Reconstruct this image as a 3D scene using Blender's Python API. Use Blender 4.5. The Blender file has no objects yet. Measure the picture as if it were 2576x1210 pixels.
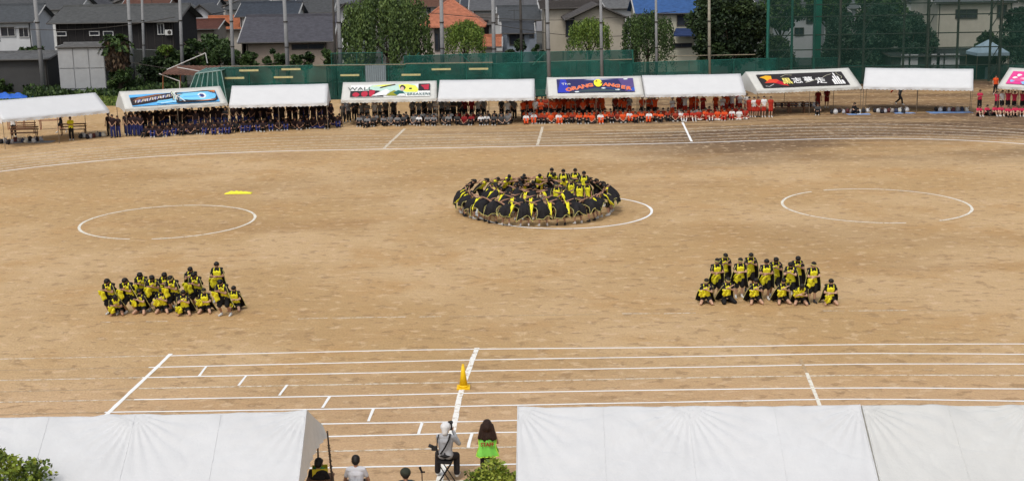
import bpy, bmesh, math, random
from mathutils import Vector, Matrix, noise
R = random.Random(7)
rad = math.radians
SC = bpy.context.scene
COL = SC.collection

# ------------------------------------------------------------------ camera, sky, sun, exposure
CAM_H, FOC, PITCH, ROLL = 12.4, 3250.0, math.atan(705/3250.0), 0.0157
fw = Vector((0, math.cos(PITCH), -math.sin(PITCH)))
r0 = Vector((1, 0, 0)); u0 = Vector((0, math.sin(PITCH), math.cos(PITCH)))
rt = math.cos(ROLL)*r0 - math.sin(ROLL)*u0
up = math.cos(ROLL)*u0 + math.sin(ROLL)*r0
CP = Vector((0, 0, CAM_H))
cd = bpy.data.cameras.new('camera'); cam = bpy.data.objects.new('camera', cd); COL.objects.link(cam)
cd.sensor_width = 36; cd.lens = 36*FOC/2576; cd.clip_start = .5; cd.clip_end = 3000
cam.matrix_world = Matrix(((rt.x, up.x, -fw.x, CP.x), (rt.y, up.y, -fw.y, CP.y), (rt.z, up.z, -fw.z, CP.z), (0, 0, 0, 1)))
SC.camera = cam
W = bpy.data.worlds.new('World'); SC.world = W; W.use_nodes = True
wn = W.node_tree; sky = wn.nodes.new('ShaderNodeTexSky'); sky.sky_type = 'NISHITA'; sky.sun_disc = False
SUN_EL, SUN_AZ = rad(58), rad(205)
sky.sun_elevation = SUN_EL; sky.sun_rotation = SUN_AZ; sky.dust_density = 4.0; sky.air_density = 1.0; sky.ozone_density = .6
hs = wn.nodes.new('ShaderNodeHueSaturation'); hs.inputs['Saturation'].default_value = .45; wn.links.new(sky.outputs[0], hs.inputs['Color']); wn.links.new(hs.outputs[0], wn.nodes['Background'].inputs[0]); wn.nodes['Background'].inputs[1].default_value = .14
sl = bpy.data.lights.new('sun', 'SUN'); sl.energy = 1.25; sl.angle = rad(14); sl.color = (1, .96, .89)
so = bpy.data.objects.new('sun', sl); COL.objects.link(so)
sd = Vector((math.sin(SUN_AZ)*math.cos(SUN_EL), math.cos(SUN_AZ)*math.cos(SUN_EL), math.sin(SUN_EL)))
so.rotation_euler = sd.to_track_quat('Z', 'Y').to_euler(); so.location = (0, 0, 60)
vs = SC.view_settings; vs.view_transform = 'Standard'; vs.look = 'None'; vs.exposure = 0.0; vs.gamma = 1; vs.use_curve_mapping = False

def ray(px, py): return (fw + rt*((px-1288)/FOC) + up*((605-py)/FOC))
def G(px, py, z=0.0):
    d = ray(px, py); t = (z-CAM_H)/d.z; return CP + d*t
def PY(px, py, Y):
    d = ray(px, py); return CP + d*(Y/d.y)
def proj(p):
    v = Vector(p)-CP; c = v.dot(fw); return 1288+FOC*v.dot(rt)/c, 605-FOC*v.dot(up)/c

# ------------------------------------------------------------------ materials
MATS = {}
def mat(name, col, rough=.85, var=.12, scale=3.0, bump=0.0, bscale=20.0, metal=0.0, tint=None, coord='Object', stretch=None, trans=0.0):
    if name in MATS: return MATS[name]
    m = bpy.data.materials.new(name); m.use_nodes = True; MATS[name] = m
    nt = m.node_tree; b = nt.nodes['Principled BSDF']; b.inputs['Roughness'].default_value = rough; b.inputs['Metallic'].default_value = metal
    b.inputs['Specular IOR Level'].default_value = .3
    b.inputs['Base Color'].default_value = (*col, 1)
    tc = nt.nodes.new('ShaderNodeTexCoord'); src = tc.outputs[coord]
    if stretch:
        mp = nt.nodes.new('ShaderNodeMapping'); mp.inputs['Scale'].default_value = stretch; nt.links.new(src, mp.inputs[0]); src = mp.outputs[0]
    if var > 0:
        n = nt.nodes.new('ShaderNodeTexNoise'); n.inputs['Scale'].default_value = scale; n.inputs['Detail'].default_value = 6; n.inputs['Roughness'].default_value = .65
        nt.links.new(src, n.inputs['Vector'])
        mx = nt.nodes.new('ShaderNodeMix'); mx.data_type = 'RGBA'
        rmp = nt.nodes.new('ShaderNodeMapRange'); rmp.inputs[1].default_value = .3; rmp.inputs[2].default_value = .7
        nt.links.new(n.outputs[0], rmp.inputs[0]); nt.links.new(rmp.outputs[0], mx.inputs[0])
        a = [max(0, c*(1-var)) for c in col]; t = tint or [min(1, c*(1+var)) for c in col]
        mx.inputs[6].default_value = (*a, 1); mx.inputs[7].default_value = (*t, 1)
        nt.links.new(mx.outputs[2], b.inputs['Base Color'])
    if bump > 0:
        n2 = nt.nodes.new('ShaderNodeTexNoise'); n2.inputs['Scale'].default_value = bscale; n2.inputs['Detail'].default_value = 5
        nt.links.new(src, n2.inputs['Vector'])
        bp = nt.nodes.new('ShaderNodeBump'); bp.inputs['Strength'].default_value = 1; bp.inputs['Distance'].default_value = bump
        nt.links.new(n2.outputs[0], bp.inputs['Height']); nt.links.new(bp.outputs[0], b.inputs['Normal'])
    if trans > 0:
        o = nt.nodes['Material Output']; tr = nt.nodes.new('ShaderNodeBsdfTransparent'); ms = nt.nodes.new('ShaderNodeMixShader')
        ms.inputs[0].default_value = trans; nt.links.new(b.outputs[0], ms.inputs[1]); nt.links.new(tr.outputs[0], ms.inputs[2]); nt.links.new(ms.outputs[0], o.inputs[0])
    return m

# ------------------------------------------------------------------ object helpers
def link(name, me, m=None, parent=None, label=None, cat=None, group=None, kind=None, loc=None):
    o = bpy.data.objects.new(name, me); COL.objects.link(o)
    if m is not None and me is not None:
        ms = m if isinstance(m, (list, tuple)) else [m]
        if len(me.materials) == 0:
            for k in ms: me.materials.append(k)
        elif me.materials[0] != ms[0]:
            o.material_slots[0].link = 'OBJECT'; o.material_slots[0].material = ms[0]
    if parent: o.parent = parent
    if loc is not None: o.location = loc
    return tag(o, label, cat, group, kind)
def tag(o, label=None, cat=None, group=None, kind=None):
    if label: o['label'] = label
    if cat: o['category'] = cat
    if group: o['group'] = group
    if kind: o['kind'] = kind
    return o
def thing(name, label, cat, loc=(0, 0, 0), rz=0, group=None):
    o = link(name, None, None, None, label, cat, group, None, loc); o.rotation_euler = (0, 0, rz); return o
class MB:
    def __init__(s): s.v = []; s.f = []; s.mi = []
    def face(s, pts, mi=0):
        n = len(s.v); s.v += [tuple(p) for p in pts]; s.f.append(tuple(range(n, n+len(pts)))); s.mi.append(mi); return s
    def box(s, c, d, rz=0, mi=0, M=None):
        n = len(s.v); cr, sr = math.cos(rz), math.sin(rz)
        for sx, sy, sz in ((-1,-1,-1),(1,-1,-1),(1,1,-1),(-1,1,-1),(-1,-1,1),(1,-1,1),(1,1,1),(-1,1,1)):
            x, y, z = sx*d[0]/2, sy*d[1]/2, sz*d[2]/2
            p = Vector((x*cr-y*sr, x*sr+y*cr, z))
            if M: p = M @ p
            s.v.append(tuple(Vector(c)+p))
        for q in ((0,3,2,1),(4,5,6,7),(0,1,5,4),(1,2,6,5),(2,3,7,6),(3,0,4,7)): s.f.append(tuple(n+i for i in q)); s.mi.append(mi)
        return s
    def tube(s, a, b, r1, r2=None, n=8, mi=0, cap=True):
        a, b = Vector(a), Vector(b); r2 = r1 if r2 is None else r2
        d = (b-a); L = d.length
        if L < 1e-6: return s
        q = d.to_track_quat('Z', 'Y'); k = len(s.v)
        for (c, r) in ((a, r1), (b, r2)):
            for i in range(n):
                t = 2*math.pi*i/n; s.v.append(tuple(c + q @ Vector((r*math.cos(t), r*math.sin(t), 0))))
        for i in range(n):
            j = (i+1) % n; s.f.append((k+i, k+j, k+n+j, k+n+i)); s.mi.append(mi)
        if cap: s.f.append(tuple(k+i for i in range(n-1, -1, -1))); s.mi.append(mi); s.f.append(tuple(k+n+i for i in range(n))); s.mi.append(mi)
        return s
    def cap(s, a, b, r1, r2=None, n=10, sq=None):
        """tapered capsule with round ends; sq=(matrix) optional"""
        a, b = Vector(a), Vector(b); r2 = r1 if r2 is None else r2
        d = b-a
        if d.length < 1e-4: d = Vector((0, 0, 1e-3)); b = a+d
        q = d.to_track_quat('Z', 'Y'); k = len(s.v); rings = []
        for j in range(1, 4): t = -math.pi/2 + j*math.pi/8; rings.append((a, r1*math.cos(t), r1*math.sin(t)))
        rings.append((a, r1, 0)); rings.append((b, r2, 0))
        for j in range(1, 4): t = j*math.pi/8; rings.append((b, r2*math.cos(t), r2*math.sin(t)))
        s.v.append(tuple(a + q @ Vector((0, 0, -r1))))
        for (c, r, h) in rings:
            for i in range(n):
                t = 2*math.pi*i/n; s.v.append(tuple(c + q @ Vector((r*math.cos(t), r*math.sin(t), h))))
        s.v.append(tuple(b + q @ Vector((0, 0, r2)))); m = len(rings)
        for i in range(n):
            j = (i+1) % n; s.f.append((k, k+1+j, k+1+i)); s.mi.append(0)
            for t in range(m-1): s.f.append((k+1+t*n+i, k+1+t*n+j, k+1+(t+1)*n+j, k+1+(t+1)*n+i)); s.mi.append(0)
            s.f.append((k+1+(m-1)*n+i, k+1+(m-1)*n+j, k+1+m*n)); s.mi.append(0)
        return s
    def ell(s, c, rx, ry, rz, n=12, m=8, M=None):
        k = len(s.v); c = Vector(c)
        def P(x, y, z):
            p = Vector((x*rx, y*ry, z*rz)); return tuple(c + (M @ p if M else p))
        s.v.append(P(0, 0, -1))
        for j in range(1, m):
            t = -math.pi/2+math.pi*j/m
            for i in range(n): a = 2*math.pi*i/n; s.v.append(P(math.cos(t)*math.cos(a), math.cos(t)*math.sin(a), math.sin(t)))
        s.v.append(P(0, 0, 1))
        for i in range(n):
            j = (i+1) % n; s.f.append((k, k+1+j, k+1+i)); s.mi.append(0)
            for t in range(m-2): s.f.append((k+1+t*n+i, k+1+t*n+j, k+1+(t+1)*n+j, k+1+(t+1)*n+i)); s.mi.append(0)
            s.f.append((k+1+(m-2)*n+i, k+1+(m-2)*n+j, k+1+(m-1)*n)); s.mi.append(0)
        return s
    def grid(s, P, nu, nv, mi=0, thick=0):
        """P(u,v)->point; thick adds a back sheet along the averaged normal"""
        k = len(s.v); pts = [[Vector(P(i/nu, j/nv)) for i in range(nu+1)] for j in range(nv+1)]
        for row in pts: s.v += [tuple(p) for p in row]
        for j in range(nv):
            for i in range(nu): a = k+j*(nu+1)+i; s.f.append((a, a+1, a+nu+2, a+nu+1)); s.mi.append(mi)
        if thick:
            k2 = len(s.v)
            for j in range(nv+1):
                for i in range(nu+1):
                    du = pts[j][min(i+1, nu)]-pts[j][max(i-1, 0)]; dv = pts[min(j+1, nv)][i]-pts[max(j-1, 0)][i]
                    nn = du.cross(dv); nn = nn.normalized() if nn.length > 1e-9 else Vector((0, 0, 1))
                    s.v.append(tuple(pts[j][i]-nn*thick))
            for j in range(nv):
                for i in range(nu): a = k2+j*(nu+1)+i; s.f.append((a, a+nu+1, a+nu+2, a+1)); s.mi.append(mi)
            def edge(seq):
                for a, b in zip(seq[:-1], seq[1:]): s.f.append((k+b, k+a, k2+a, k2+b)); s.mi.append(mi)
            w = nu+1
            edge(list(range(w))); edge([w*j+nu for j in range(nv+1)]); edge([w*nv+i for i in range(nu, -1, -1)]); edge([w*j for j in range(nv, -1, -1)])
        return s
    def mesh(s, name='mesh', smooth=False):
        me = bpy.data.meshes.new(name); me.from_pydata(s.v, [], s.f)
        if any(s.mi): me.polygons.foreach_set('material_index', s.mi)
        if smooth: me.polygons.foreach_set('use_smooth', [True]*len(s.f))
        me.update(); return me
    def out(s, name, m, parent=None, smooth=False, **kw): return link(name, s.mesh(name, smooth), m, parent, **kw)

TS = bpy.data.scenes.new('workbench_scene')   # small scene to evaluate modifiers and text in, removed at the end
def evaluated(o):
    TS.collection.objects.link(o)
    with bpy.context.temp_override(scene=TS, view_layer=TS.view_layers[0]):
        dg = bpy.context.evaluated_depsgraph_get(); dg.update()
        me = bpy.data.meshes.new_from_object(o.evaluated_get(dg))
    return me
def remesh(mb, voxel, smooth=3, dec=1.0, name='body'):
    me = mb.mesh('tmp'); o = bpy.data.objects.new('tmp', me)
    m = o.modifiers.new('r', 'REMESH'); m.mode = 'VOXEL'; m.voxel_size = voxel
    if smooth: k = o.modifiers.new('s', 'SMOOTH'); k.iterations = smooth; k.factor = .5
    if dec < 1: k = o.modifiers.new('d', 'DECIMATE'); k.ratio = dec
    r = evaluated(o); r.name = name
    bpy.data.objects.remove(o); bpy.data.meshes.remove(me)
    r.materials.clear(); r.polygons.foreach_set('use_smooth', [True]*len(r.polygons)); return r

def nz(x, y, z=0, s=1.0): return noise.noise(Vector((x*s, y*s, z*s)))

# ------------------------------------------------------------------ ground
def ground_material():
    m = bpy.data.materials.new('sandy_field'); m.use_nodes = True; nt = m.node_tree; b = nt.nodes['Principled BSDF']; b.inputs['Roughness'].default_value = .95; b.inputs['Specular IOR Level'].default_value = .15
    N = nt.nodes.new; L = nt.links.new
    geo = N('ShaderNodeNewGeometry'); pos = geo.outputs['Position']
    def noi(sc, det=5, rough=.6, st=None):
        n = N('ShaderNodeTexNoise'); n.inputs['Scale'].default_value = sc; n.inputs['Detail'].default_value = det; n.inputs['Roughness'].default_value = rough
        if st:
            mp = N('ShaderNodeMapping'); mp.inputs['Scale'].default_value = st; L(pos, mp.inputs[0]); L(mp.outputs[0], n.inputs['Vector'])
        else: L(pos, n.inputs['Vector'])
        return n.outputs[0]
    def rng(src, a, b_, c=0, d=1, smooth=True):
        r = N('ShaderNodeMapRange'); r.interpolation_type = 'SMOOTHSTEP' if smooth else 'LINEAR'
        for i, v in enumerate((a, b_, c, d)): r.inputs[i+1].default_value = v
        L(src, r.inputs[0]); return r.outputs[0]
    def mix(f, A, B, mode='MIX'):
        x = N('ShaderNodeMix'); x.data_type = 'RGBA'; x.blend_type = mode
        for sock, v in ((x.inputs[0], f), (x.inputs[6], A), (x.inputs[7], B)):
            if isinstance(v, (int, float)): sock.default_value = v
            elif isinstance(v, tuple): sock.default_value = (*v, 1)
            else: L(v, sock)
        return x.outputs[2]
    def mul(a, b_):
        x = N('ShaderNodeMath'); x.operation = 'MULTIPLY'
        for s_, v in zip(x.inputs, (a, b_)):
            if isinstance(v, (int, float)): s_.default_value = v
            else: L(v, s_)
        return x.outputs[0]
    base = mix(rng(noi(.07, 3), .4, .6), GA, GB)
    base = mix(rng(noi(.25, 5), .45, .7), base, GC)
    sep = N('ShaderNodeSeparateXYZ'); L(pos, sep.inputs[0])
    # pinkish raked soil of the home straight
    near = rng(sep.outputs[1], 40, 34)
    base = mix(mul(near, .75), base, GD)
    # damp patches near the far track (real moisture with its own outline)
    damp = mul(mul(rng(sep.outputs[0], 2, 16), rng(sep.outputs[1], 74, 82)), rng(noi(.09, 4, .6, (.35, 1, 1)), .38, .60))
    base = mix(mul(damp, .80), base, (.135, .09, .062))
    damp3 = mul(rng(sep.outputs[1], 84, 90), rng(sep.outputs[0], -22, 12))
    base = mix(mul(damp3, mul(rng(noi(.35, 5, .7, (.2, 1.5, 1)), .35, .6), .72)), base, (.12, .08, .058))
    d2 = rng(noi(.11, 4, .65, (.4, 1, 1)), .55, .72)
    base = mix(mul(d2, .5), base, (.36, .225, .11))
    d4 = rng(noi(.05, 4, .6, (.45, 1, 1)), .5, .62)
    base = mix(mul(d4, .35), base, (.36, .235, .115))
    # footprints and clods: bumped, with their shade and highlights also painted into the colour
    clod = noi(1.9, 4, .6, (.8, 1, 1)); dark = rng(clod, .555, .64); light = rng(noi(2.3, 4, .58, (.75,1,1)), .56, .65)
    base = mix(mul(dark, .55), base, (.33, .22, .125))
    base = mix(mul(light, .6), base, (.68, .54, .37))
    fine = noi(14, 4, .7)
    base = mix(.35, base, mix(rng(fine, .3, .7), (.26, .20, .14), (.60, .50, .36)), 'OVERLAY')
    L(base, b.inputs['Base Color'])
    hb = N('ShaderNodeMath'); hb.operation = 'MULTIPLY_ADD'; L(clod, hb.inputs[0]); hb.inputs[1].default_value = -1; L(mul(fine, .3), hb.inputs[2])
    bp = N('ShaderNodeBump'); bp.inputs['Strength'].default_value = 1; bp.inputs['Distance'].default_value = .12; L(hb.outputs[0], bp.inputs['Height']); L(bp.outputs[0], b.inputs['Normal'])
    return m
GA, GB, GC, GD = (.515, .362, .19), (.60, .45, .27), (.53, .358, .18), (.61, .445, .29)
MG = ground_material()
MB().face([(-900, -50, -.01), (900, -50, -.01), (900, 1500, -.01), (-900, 1500, -.01)]).out('ground', mat('townland', (.07, .07, .06), .95, .3, .2), kind='structure', label='grey green land under the houses behind the school field')
FENCE = [(-200, 262), (300, 262), (850, 251), (1240, 247), (1590, 239), (1900, 224), (2300, 205), (2900, 190)]
fw_pts = [G(x, y) for x, y in FENCE]
mb = MB(); poly = [(-120, -10, 0), (120, -10, 0), (120, fw_pts[-1].y, 0)] + [(p.x, p.y, 0) for p in reversed(fw_pts)] + [(-120, fw_pts[0].y, 0)]
mb.face(poly); mb.out('sports_field', MG, kind='structure', label='bare sandy school field marked with white chalk')

def chalk_mat(name, amount, col=(.88, .88, .86)):
    m = bpy.data.materials.new(name); m.use_nodes = True; nt = m.node_tree; b = nt.nodes['Principled BSDF']; b.inputs['Roughness'].default_value = .95; b.inputs['Specular IOR Level'].default_value = .1
    n = nt.nodes.new('ShaderNodeTexNoise'); n.inputs['Scale'].default_value = 5; n.inputs['Detail'].default_value = 7; n.inputs['Roughness'].default_value = .75
    geo = nt.nodes.new('ShaderNodeNewGeometry'); nt.links.new(geo.outputs['Position'], n.inputs['Vector'])
    r = nt.nodes.new('ShaderNodeMapRange'); r.inputs[1].default_value = .62-amount*.35; r.inputs[2].default_value = .74-amount*.35
    nt.links.new(n.outputs[0], r.inputs[0])
    mx = nt.nodes.new('ShaderNodeMix'); mx.data_type = 'RGBA'; mx.inputs[6].default_value = (.46, .33, .20, 1); mx.inputs[7].default_value = (*col, 1)
    nt.links.new(r.outputs[0], mx.inputs[0]); nt.links.new(mx.outputs[2], b.inputs['Base Color']); return m
CH_A, CH_B, CH_C = chalk_mat('chalk_fresh', .95), chalk_mat('chalk_worn', .55, (.74, .70, .60)), chalk_mat('chalk_faint', .25, (.66, .58, .44))
def smooth_pts(ps, step=.6):
    out = []
    n = len(ps)
    for i in range(n-1):
        p0, p1, p2, p3 = ps[max(i-1, 0)], ps[i], ps[i+1], ps[min(i+2, n-1)]
        k = max(2, int((p2-p1).length/step))
        for j in range(k):
            t = j/k; out.append(.5*((2*p1)+(p2-p0)*t+(2*p0-5*p1+4*p2-p3)*t*t+(3*p1-p0-3*p2+p3)*t**3))
    out.append(ps[-1]); return out
CH_D = chalk_mat('chalk_circle', .75, (.80,.77,.68))
LZ = [.004]
def line(pts, w, m, label, world=False, name='chalk_line', step=.6):
    ps = pts if world else smooth_pts([G(*p) for p in pts], step)
    z = LZ[0]; LZ[0] = .004 + (LZ[0]-.004+.0004) % .012
    mb = MB(); L = []; Rr = []
    for i, p in enumerate(ps):
        d = (ps[min(i+1, len(ps)-1)]-ps[max(i-1, 0)]); d.z = 0; d.normalize(); n = Vector((-d.y, d.x, 0))
        ww = w/2*(1+.22*nz(p.x, p.y, 3, 2.2)); off = .012*nz(p.x, p.y, 9, 1.4)
        L.append((p.x+n.x*(ww+off), p.y+n.y*(ww+off), z)); Rr.append((p.x-n.x*(ww-off), p.y-n.y*(ww-off), z))
    k = len(L); mb.v = L+Rr; mb.f = [(i, k+i, k+i+1, i+1) for i in range(k-1)]; mb.mi = [0]*(k-1)
    return mb.out(name, m, kind='structure', label=label)
NEAR = [
 ([(428,894.5),(868,883.7),(1195,878),(1736,873),(2156,866.4),(2576,864.8),(2700,864)], [(0,903),(-100,905)]),
 ([(374,924),(868,912.4),(1195,905),(1736,896.4),(2156,889),(2576,891),(2700,892)], [(0,931),(-100,933)]),
 ([(357,949.5),(868,939),(1195,933),(1736,923.5),(2156,916),(2576,915.5),(2700,916)], [(0,957),(-100,959)]),
 ([(350,977),(868,967),(1195,961),(1736,950),(2156,944),(2576,944),(2700,945)], [(0,985.5),(-100,987)]),
 ([(337,1005),(868,995.6),(1195,988.5),(1736,980),(2156,975.6),(2576,978),(2700,979)], [(0,1011.5),(-100,1013)]),
 ([(263,1036.7),(868,1028.3),(1195,1021),(1736,1010.5),(2156,1004),(2576,1009),(2700,1011)], [(0,1043),(-100,1046)]),
 ([(180,1076),(827,1065.7),(1195,1060),(1303,1057),(1800,1050),(2600,1046)], None),
 ([(140,1110),(829,1097.7),(1195,1089),(1303,1087),(1800,1080),(2600,1076)], None),
 ([(100,1150),(806,1135.5),(1195,1126),(1298,1124),(1800,1116),(2600,1112)], None),
 ([(60,1192),(808,1176.7),(1298,1167),(1800,1158),(2600,1152)], None),
 ([(20,1232),(808,1217),(1298,1206),(1800,1196),(2600,1190)], None)]
for i, (a, b) in enumerate(NEAR):
    fresh = CH_B if i in (3, 8, 10) else CH_A
    line(a, .085, fresh, f'white chalk lane line of the home straight, number {i+1} counted from the infield')
    if b: line([b[1], b[0], a[0]], .065, CH_C if i in (1, 3, 5) else CH_B, f'worn chalk lane line left of the diagonal start line, number {i+1} from the infield')
line([(430,890),(350,966),(265,1046),(180,1130)], .13, CH_A, 'diagonal white chalk start line at the left end of the home straight', step=.3)
line([(1200,875),(1162,980),(1140,1076),(1104,1215)], .16, chalk_mat('chalk_thick', .72, (.86,.85,.80)), 'thick chalky finish line running towards the photographer past the yellow cone', step=.3)
line([(2014,905),(2030,938)], .09, CH_C, 'faint upper end of the short diagonal chalk line on the right')
line([(2030,938),(2062,1019),(2090,1080)], .11, CH_D, 'short diagonal chalk line meeting the right white tent roof')
for j, (a, b) in enumerate((((520,921),(501,946)), ((620,945),(600,970)), ((722,968),(703,995)), ((830,997),(811,1026)), ((940,1027),(927,1060)), ((1062,1062),(1053,1092)), ((1187,1091),(1178,1126)))):
    line([a, b], .08, CH_A, f'short chalk stagger mark across one lane, number {j+1} from the left', step=.3)
for a, b, mm in (((-60,815),(-10,814),CH_C),((254,811),(278,811),CH_B),((300,810),(340,810),CH_C),((367,809),(421,808),CH_B),((440,808),(530,807),CH_C),((750,802),(825,800),CH_B),((835,800),(1020,797),CH_B),((1055,797),(1110,796),CH_B),((1130,796),(1500,791),CH_C),((1565,789),(1660,789),CH_B),((1670,789),(1750,787),CH_B),((2070,782),(2125,782),CH_B),((2135,782),(2290,781),CH_B),((2290,781),(2420,781),CH_C)):
    line([a, b], .07, mm, 'broken piece of the worn chalk line across the middle of the field')
IN = [(-120,446),(0,432),(159,413.6),(398,393.7),(677,381.7),(964,375.8),(1260,370),(1499.5,365),(1708,360.6),(1917,354.3),(2126,349.3),(2335,350.6),(2502,357.7),(2576,363),(2700,373)]
OU = [(-120,412),(60,391),(239,373),(478,356),(677,348),(876,343),(1026,341),(1260,336),(1499.5,330.5),(1708,325.5),(1917,317),(2084.6,313),(2293.5,314.6),(2460.7,321),(2576,327),(2700,336)]
line(IN, .20, CH_A, 'bright inner chalk line of the far curve of the running track', step=1)
line(OU, .15, CH_B, 'pale outer chalk line of the far straight in front of the seated students', step=1)
line([(1499,337.5),(1729,330.5),(1917,323.4),(2126,320),(2335,324),(2576,335.5),(2700,345)], .13, CH_B, 'second chalk line of the far bend under the right tents', step=1)
def interp(P, x):
    for (a, b), (c, d) in zip(P[:-1], P[1:]):
        if a <= x <= c: return b+(d-b)*(x-a)/(c-a)
    return P[-1][1] if x > P[-1][0] else P[0][1]
for k, t in enumerate((.22, .42, .62, .82, -.25, -.45)):
    line([(x, interp(OU, x)+(interp(IN, x)-interp(OU, x))*t) for x in range(-100, 2701, 140)], .15, CH_B if k < 4 else CH_C, 'thin worn lane line of the far straight', step=1)
line([(1018,325),(966,374)], .2, CH_B, 'slanting chalk mark across the far lanes in front of the grey shirted students')
line([(1365,320),(1352,366)], .2, CH_B, 'chalk mark across the far lanes in front of the orange students')
line([(1717,309),(1740,357)], .16, CH_A, 'bright chalk mark across the far lanes in front of the red and white students')
def circle(cx, cy, r, m, label, gaps=()):
    c = G(cx, cy); ps = []; runs = []; cur = []
    for i in range(0, 181):
        a = 2*math.pi*i/180; g = any(x <= i*2 <= y for x, y in gaps)
        if g:
            if len(cur) > 2: runs.append(cur)
            cur = []
        else: cur.append(c+Vector((math.cos(a)*r, math.sin(a)*r, 0)))
    if len(cur) > 2: runs.append(cur)
    for k, rr in enumerate(runs): line(rr, .135, m, label if len(runs) == 1 else f'{label}, arc {k+1}', world=True, name='chalk_circle')
circle(424, 557, 4.22, CH_D, 'chalk circle left on the empty sand above the left dance group', ((262, 272),))
circle(1418, 531, 4.42, CH_A, 'chalk circle partly hidden under the huddled ring of dancers')
circle(2202, 516, 4.62, CH_D, 'chalk circle on the right above the right dance group', ((112, 118), (274, 292)))

# ------------------------------------------------------------------ tents
TENTW = mat('tent_canvas', (.64, .65, .66), .75, .03, 1.5, .01, 3)
TENTG = mat('tent_canvas_grey', (.60, .605, .59), .75, .03, 1.5, .01, 3)
TENTB = mat('tent_canvas_banner', (.62, .62, .585), .75, .04, 2, .01, 3)
POLE = mat('tent_pole', (.22, .17, .12), .5, .2, 4, metal=.3)
def make_tent(EL, ER, label, half=1.8, ze=2.05, zr=3.0, m=None, big=False, sag=.05, fold=.0, group=None, legs=True):
    m = m or TENTW
    u = (ER-EL); Wd = u.length; u.z = 0; u.normalize(); n = Vector((-u.y, u.x, 0))
    o = Vector((EL.x, EL.y, 0))
    rz = math.atan2(u.y, u.x)
    t = thing('event_tent', label, 'tent', o, rz, group)
    nu, nv = (190, 60) if big else (24, 6)
    sd_ = R.random()*90
    def slope(side):
        def P(a, b):
            x = a*Wd; y = half*b if side == 0 else 2*half-half*b
            z = ze+(zr-ze)*b
            s = sag*math.sin(math.pi*b)*(.7+.3*math.cos(4*math.pi*a)); s += sag*.6*abs(math.sin(2*math.pi*a))**1.5*(1 - .3*b)
            z -= s
            if big:
                e = min(a, 1-a)
                z += .05*nz(x*.9, y*1.3, sd_)+.03*nz(x*1.0, y*5, sd_)*max(0, nz(x*.6, y*.6, sd_+5)+.25)-.012*max(0, 1-abs(nz(x*.8+y*.6, y*1.3-x*.3, sd_+9))*14)
                z += .035*math.sin((x*1.0+ y*1.1)*9+3*nz(x, y, sd_))*max(0, b-.45)*max(0, nz(x*.5, 3, sd_)+.35)
                for cx in (0, Wd*.5, Wd):   # wrinkles fanning out of the ridge joints
                    dx, dy = (x-cx), half*(1-b); rr = math.hypot(dx, dy)+.05
                    z += .045*math.sin(math.atan2(dy, dx)*26)*math.exp(-rr*1.3)*min(1, rr*3)
            return (x, y, z)
        return P
    mb = MB(); mb.grid(slope(0), nu, nv, thick=.012); mb.out('roof_front', m, t, True)
    mb = MB(); mb.grid(lambda a, b: slope(1)(1-a, b), nu if not big else 24, 6, thick=.012); mb.out('roof_back', m, t, True)
    mb = MB(); mb.tube((.02, half, zr-.05), (Wd-.02, half, zr-.05), .022); mb.out('ridge_pole', POLE if not big else m, t)
    # valance with scalloped hem along the front and back
    for nm, yy in (('valance', -.012), ('valance', 2*half+.012)):
        N = int(Wd/.30); mb = MB(); q = 6
        for i in range(N*q):
            a0, a1 = i/(N*q), (i+1)/(N*q)
            h = lambda a: .15+.05*abs(math.sin(math.pi*a*N))
            zt = lambda a: ze - sag*.6*abs(math.sin(2*math.pi*a))**1.5
            w0, w1 = .025*math.sin(a0*40+sd_), .025*math.sin(a1*40+sd_)
            mb.face([(a0*Wd, yy+w0, zt(a0)-h(a0)), (a1*Wd, yy+w1, zt(a1)-h(a1)), (a1*Wd, yy, zt(a1)-.003), (a0*Wd, yy, zt(a0)-.003)])
        mb.out(nm, m, t)
    for x in (0, Wd):
        mb = MB(); s = -1 if x == 0 else 1
        def Pg(a, b):
            # gable curtain: from eave to eave under the ridge, hem pulled up in the middle
            y = 2*half*a; top = ze+(zr-ze)*(1-abs(2*a-1)); bot = ze-.28+.15*math.sin(math.pi*a)
            z = bot+(top-bot)*b
            return (x+s*(.008+(.05 if s > 0 or not big else .01)*(1-b)*(math.sin(a*55+sd_)*.5+.6)+(.17*a**3*(1-b*.5) if big and s > 0 else 0)), y, z-.004)
        mb.grid(Pg, 40, 6) if s > 0 else mb.grid(lambda a, b: Pg(1-a, b), 40, 6)
        mb.out('gable_curtain', mat('curtain_cloth', (.80,.79,.74), .8, .04, 3, .02, 6) if big else m, t, True)
    if big:
        for q in (.25, .5, .75):
            mb = MB(); Pq = slope(0); pts = [Vector(Pq(q, k/20))+Vector((0,0,.004)) for k in range(21)]
            for a_, b_ in zip(pts[:-1], pts[1:]): mb.tube(a_, b_, .006, n=5)
            mb.out('seam', m, t)
        for k in (0.0, 1.0):
            mb = MB(); Pq = slope(0); pts = [Vector(Pq(k, j/20)) for j in range(21)]
            for a_, b_ in zip(pts[:-1], pts[1:]): mb.tube(a_, b_, .014, n=6)
            mb.out('hem', m, t)
    if legs:
        for x in (.04, Wd/2, Wd-.04):
            for y in (.03, 2*half-.03):
                mb = MB(); mb.tube((x, y, 0), (x, y, ze-.01), .022); mb.box((x, y, .006), (.12, .12, .012)); mb.out('leg', POLE, t)
    for (a, b) in (((.04, .03), (Wd-.04, .03)), ((.04, 2*half-.03), (Wd-.04, 2*half-.03))):
        mb = MB(); mb.tube((*a, ze-.03), (*b, ze-.03), .02); mb.out('eave_pole', POLE, t)
    t['half'] = half
    return t, Wd
EA = ze = 2.05
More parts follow.
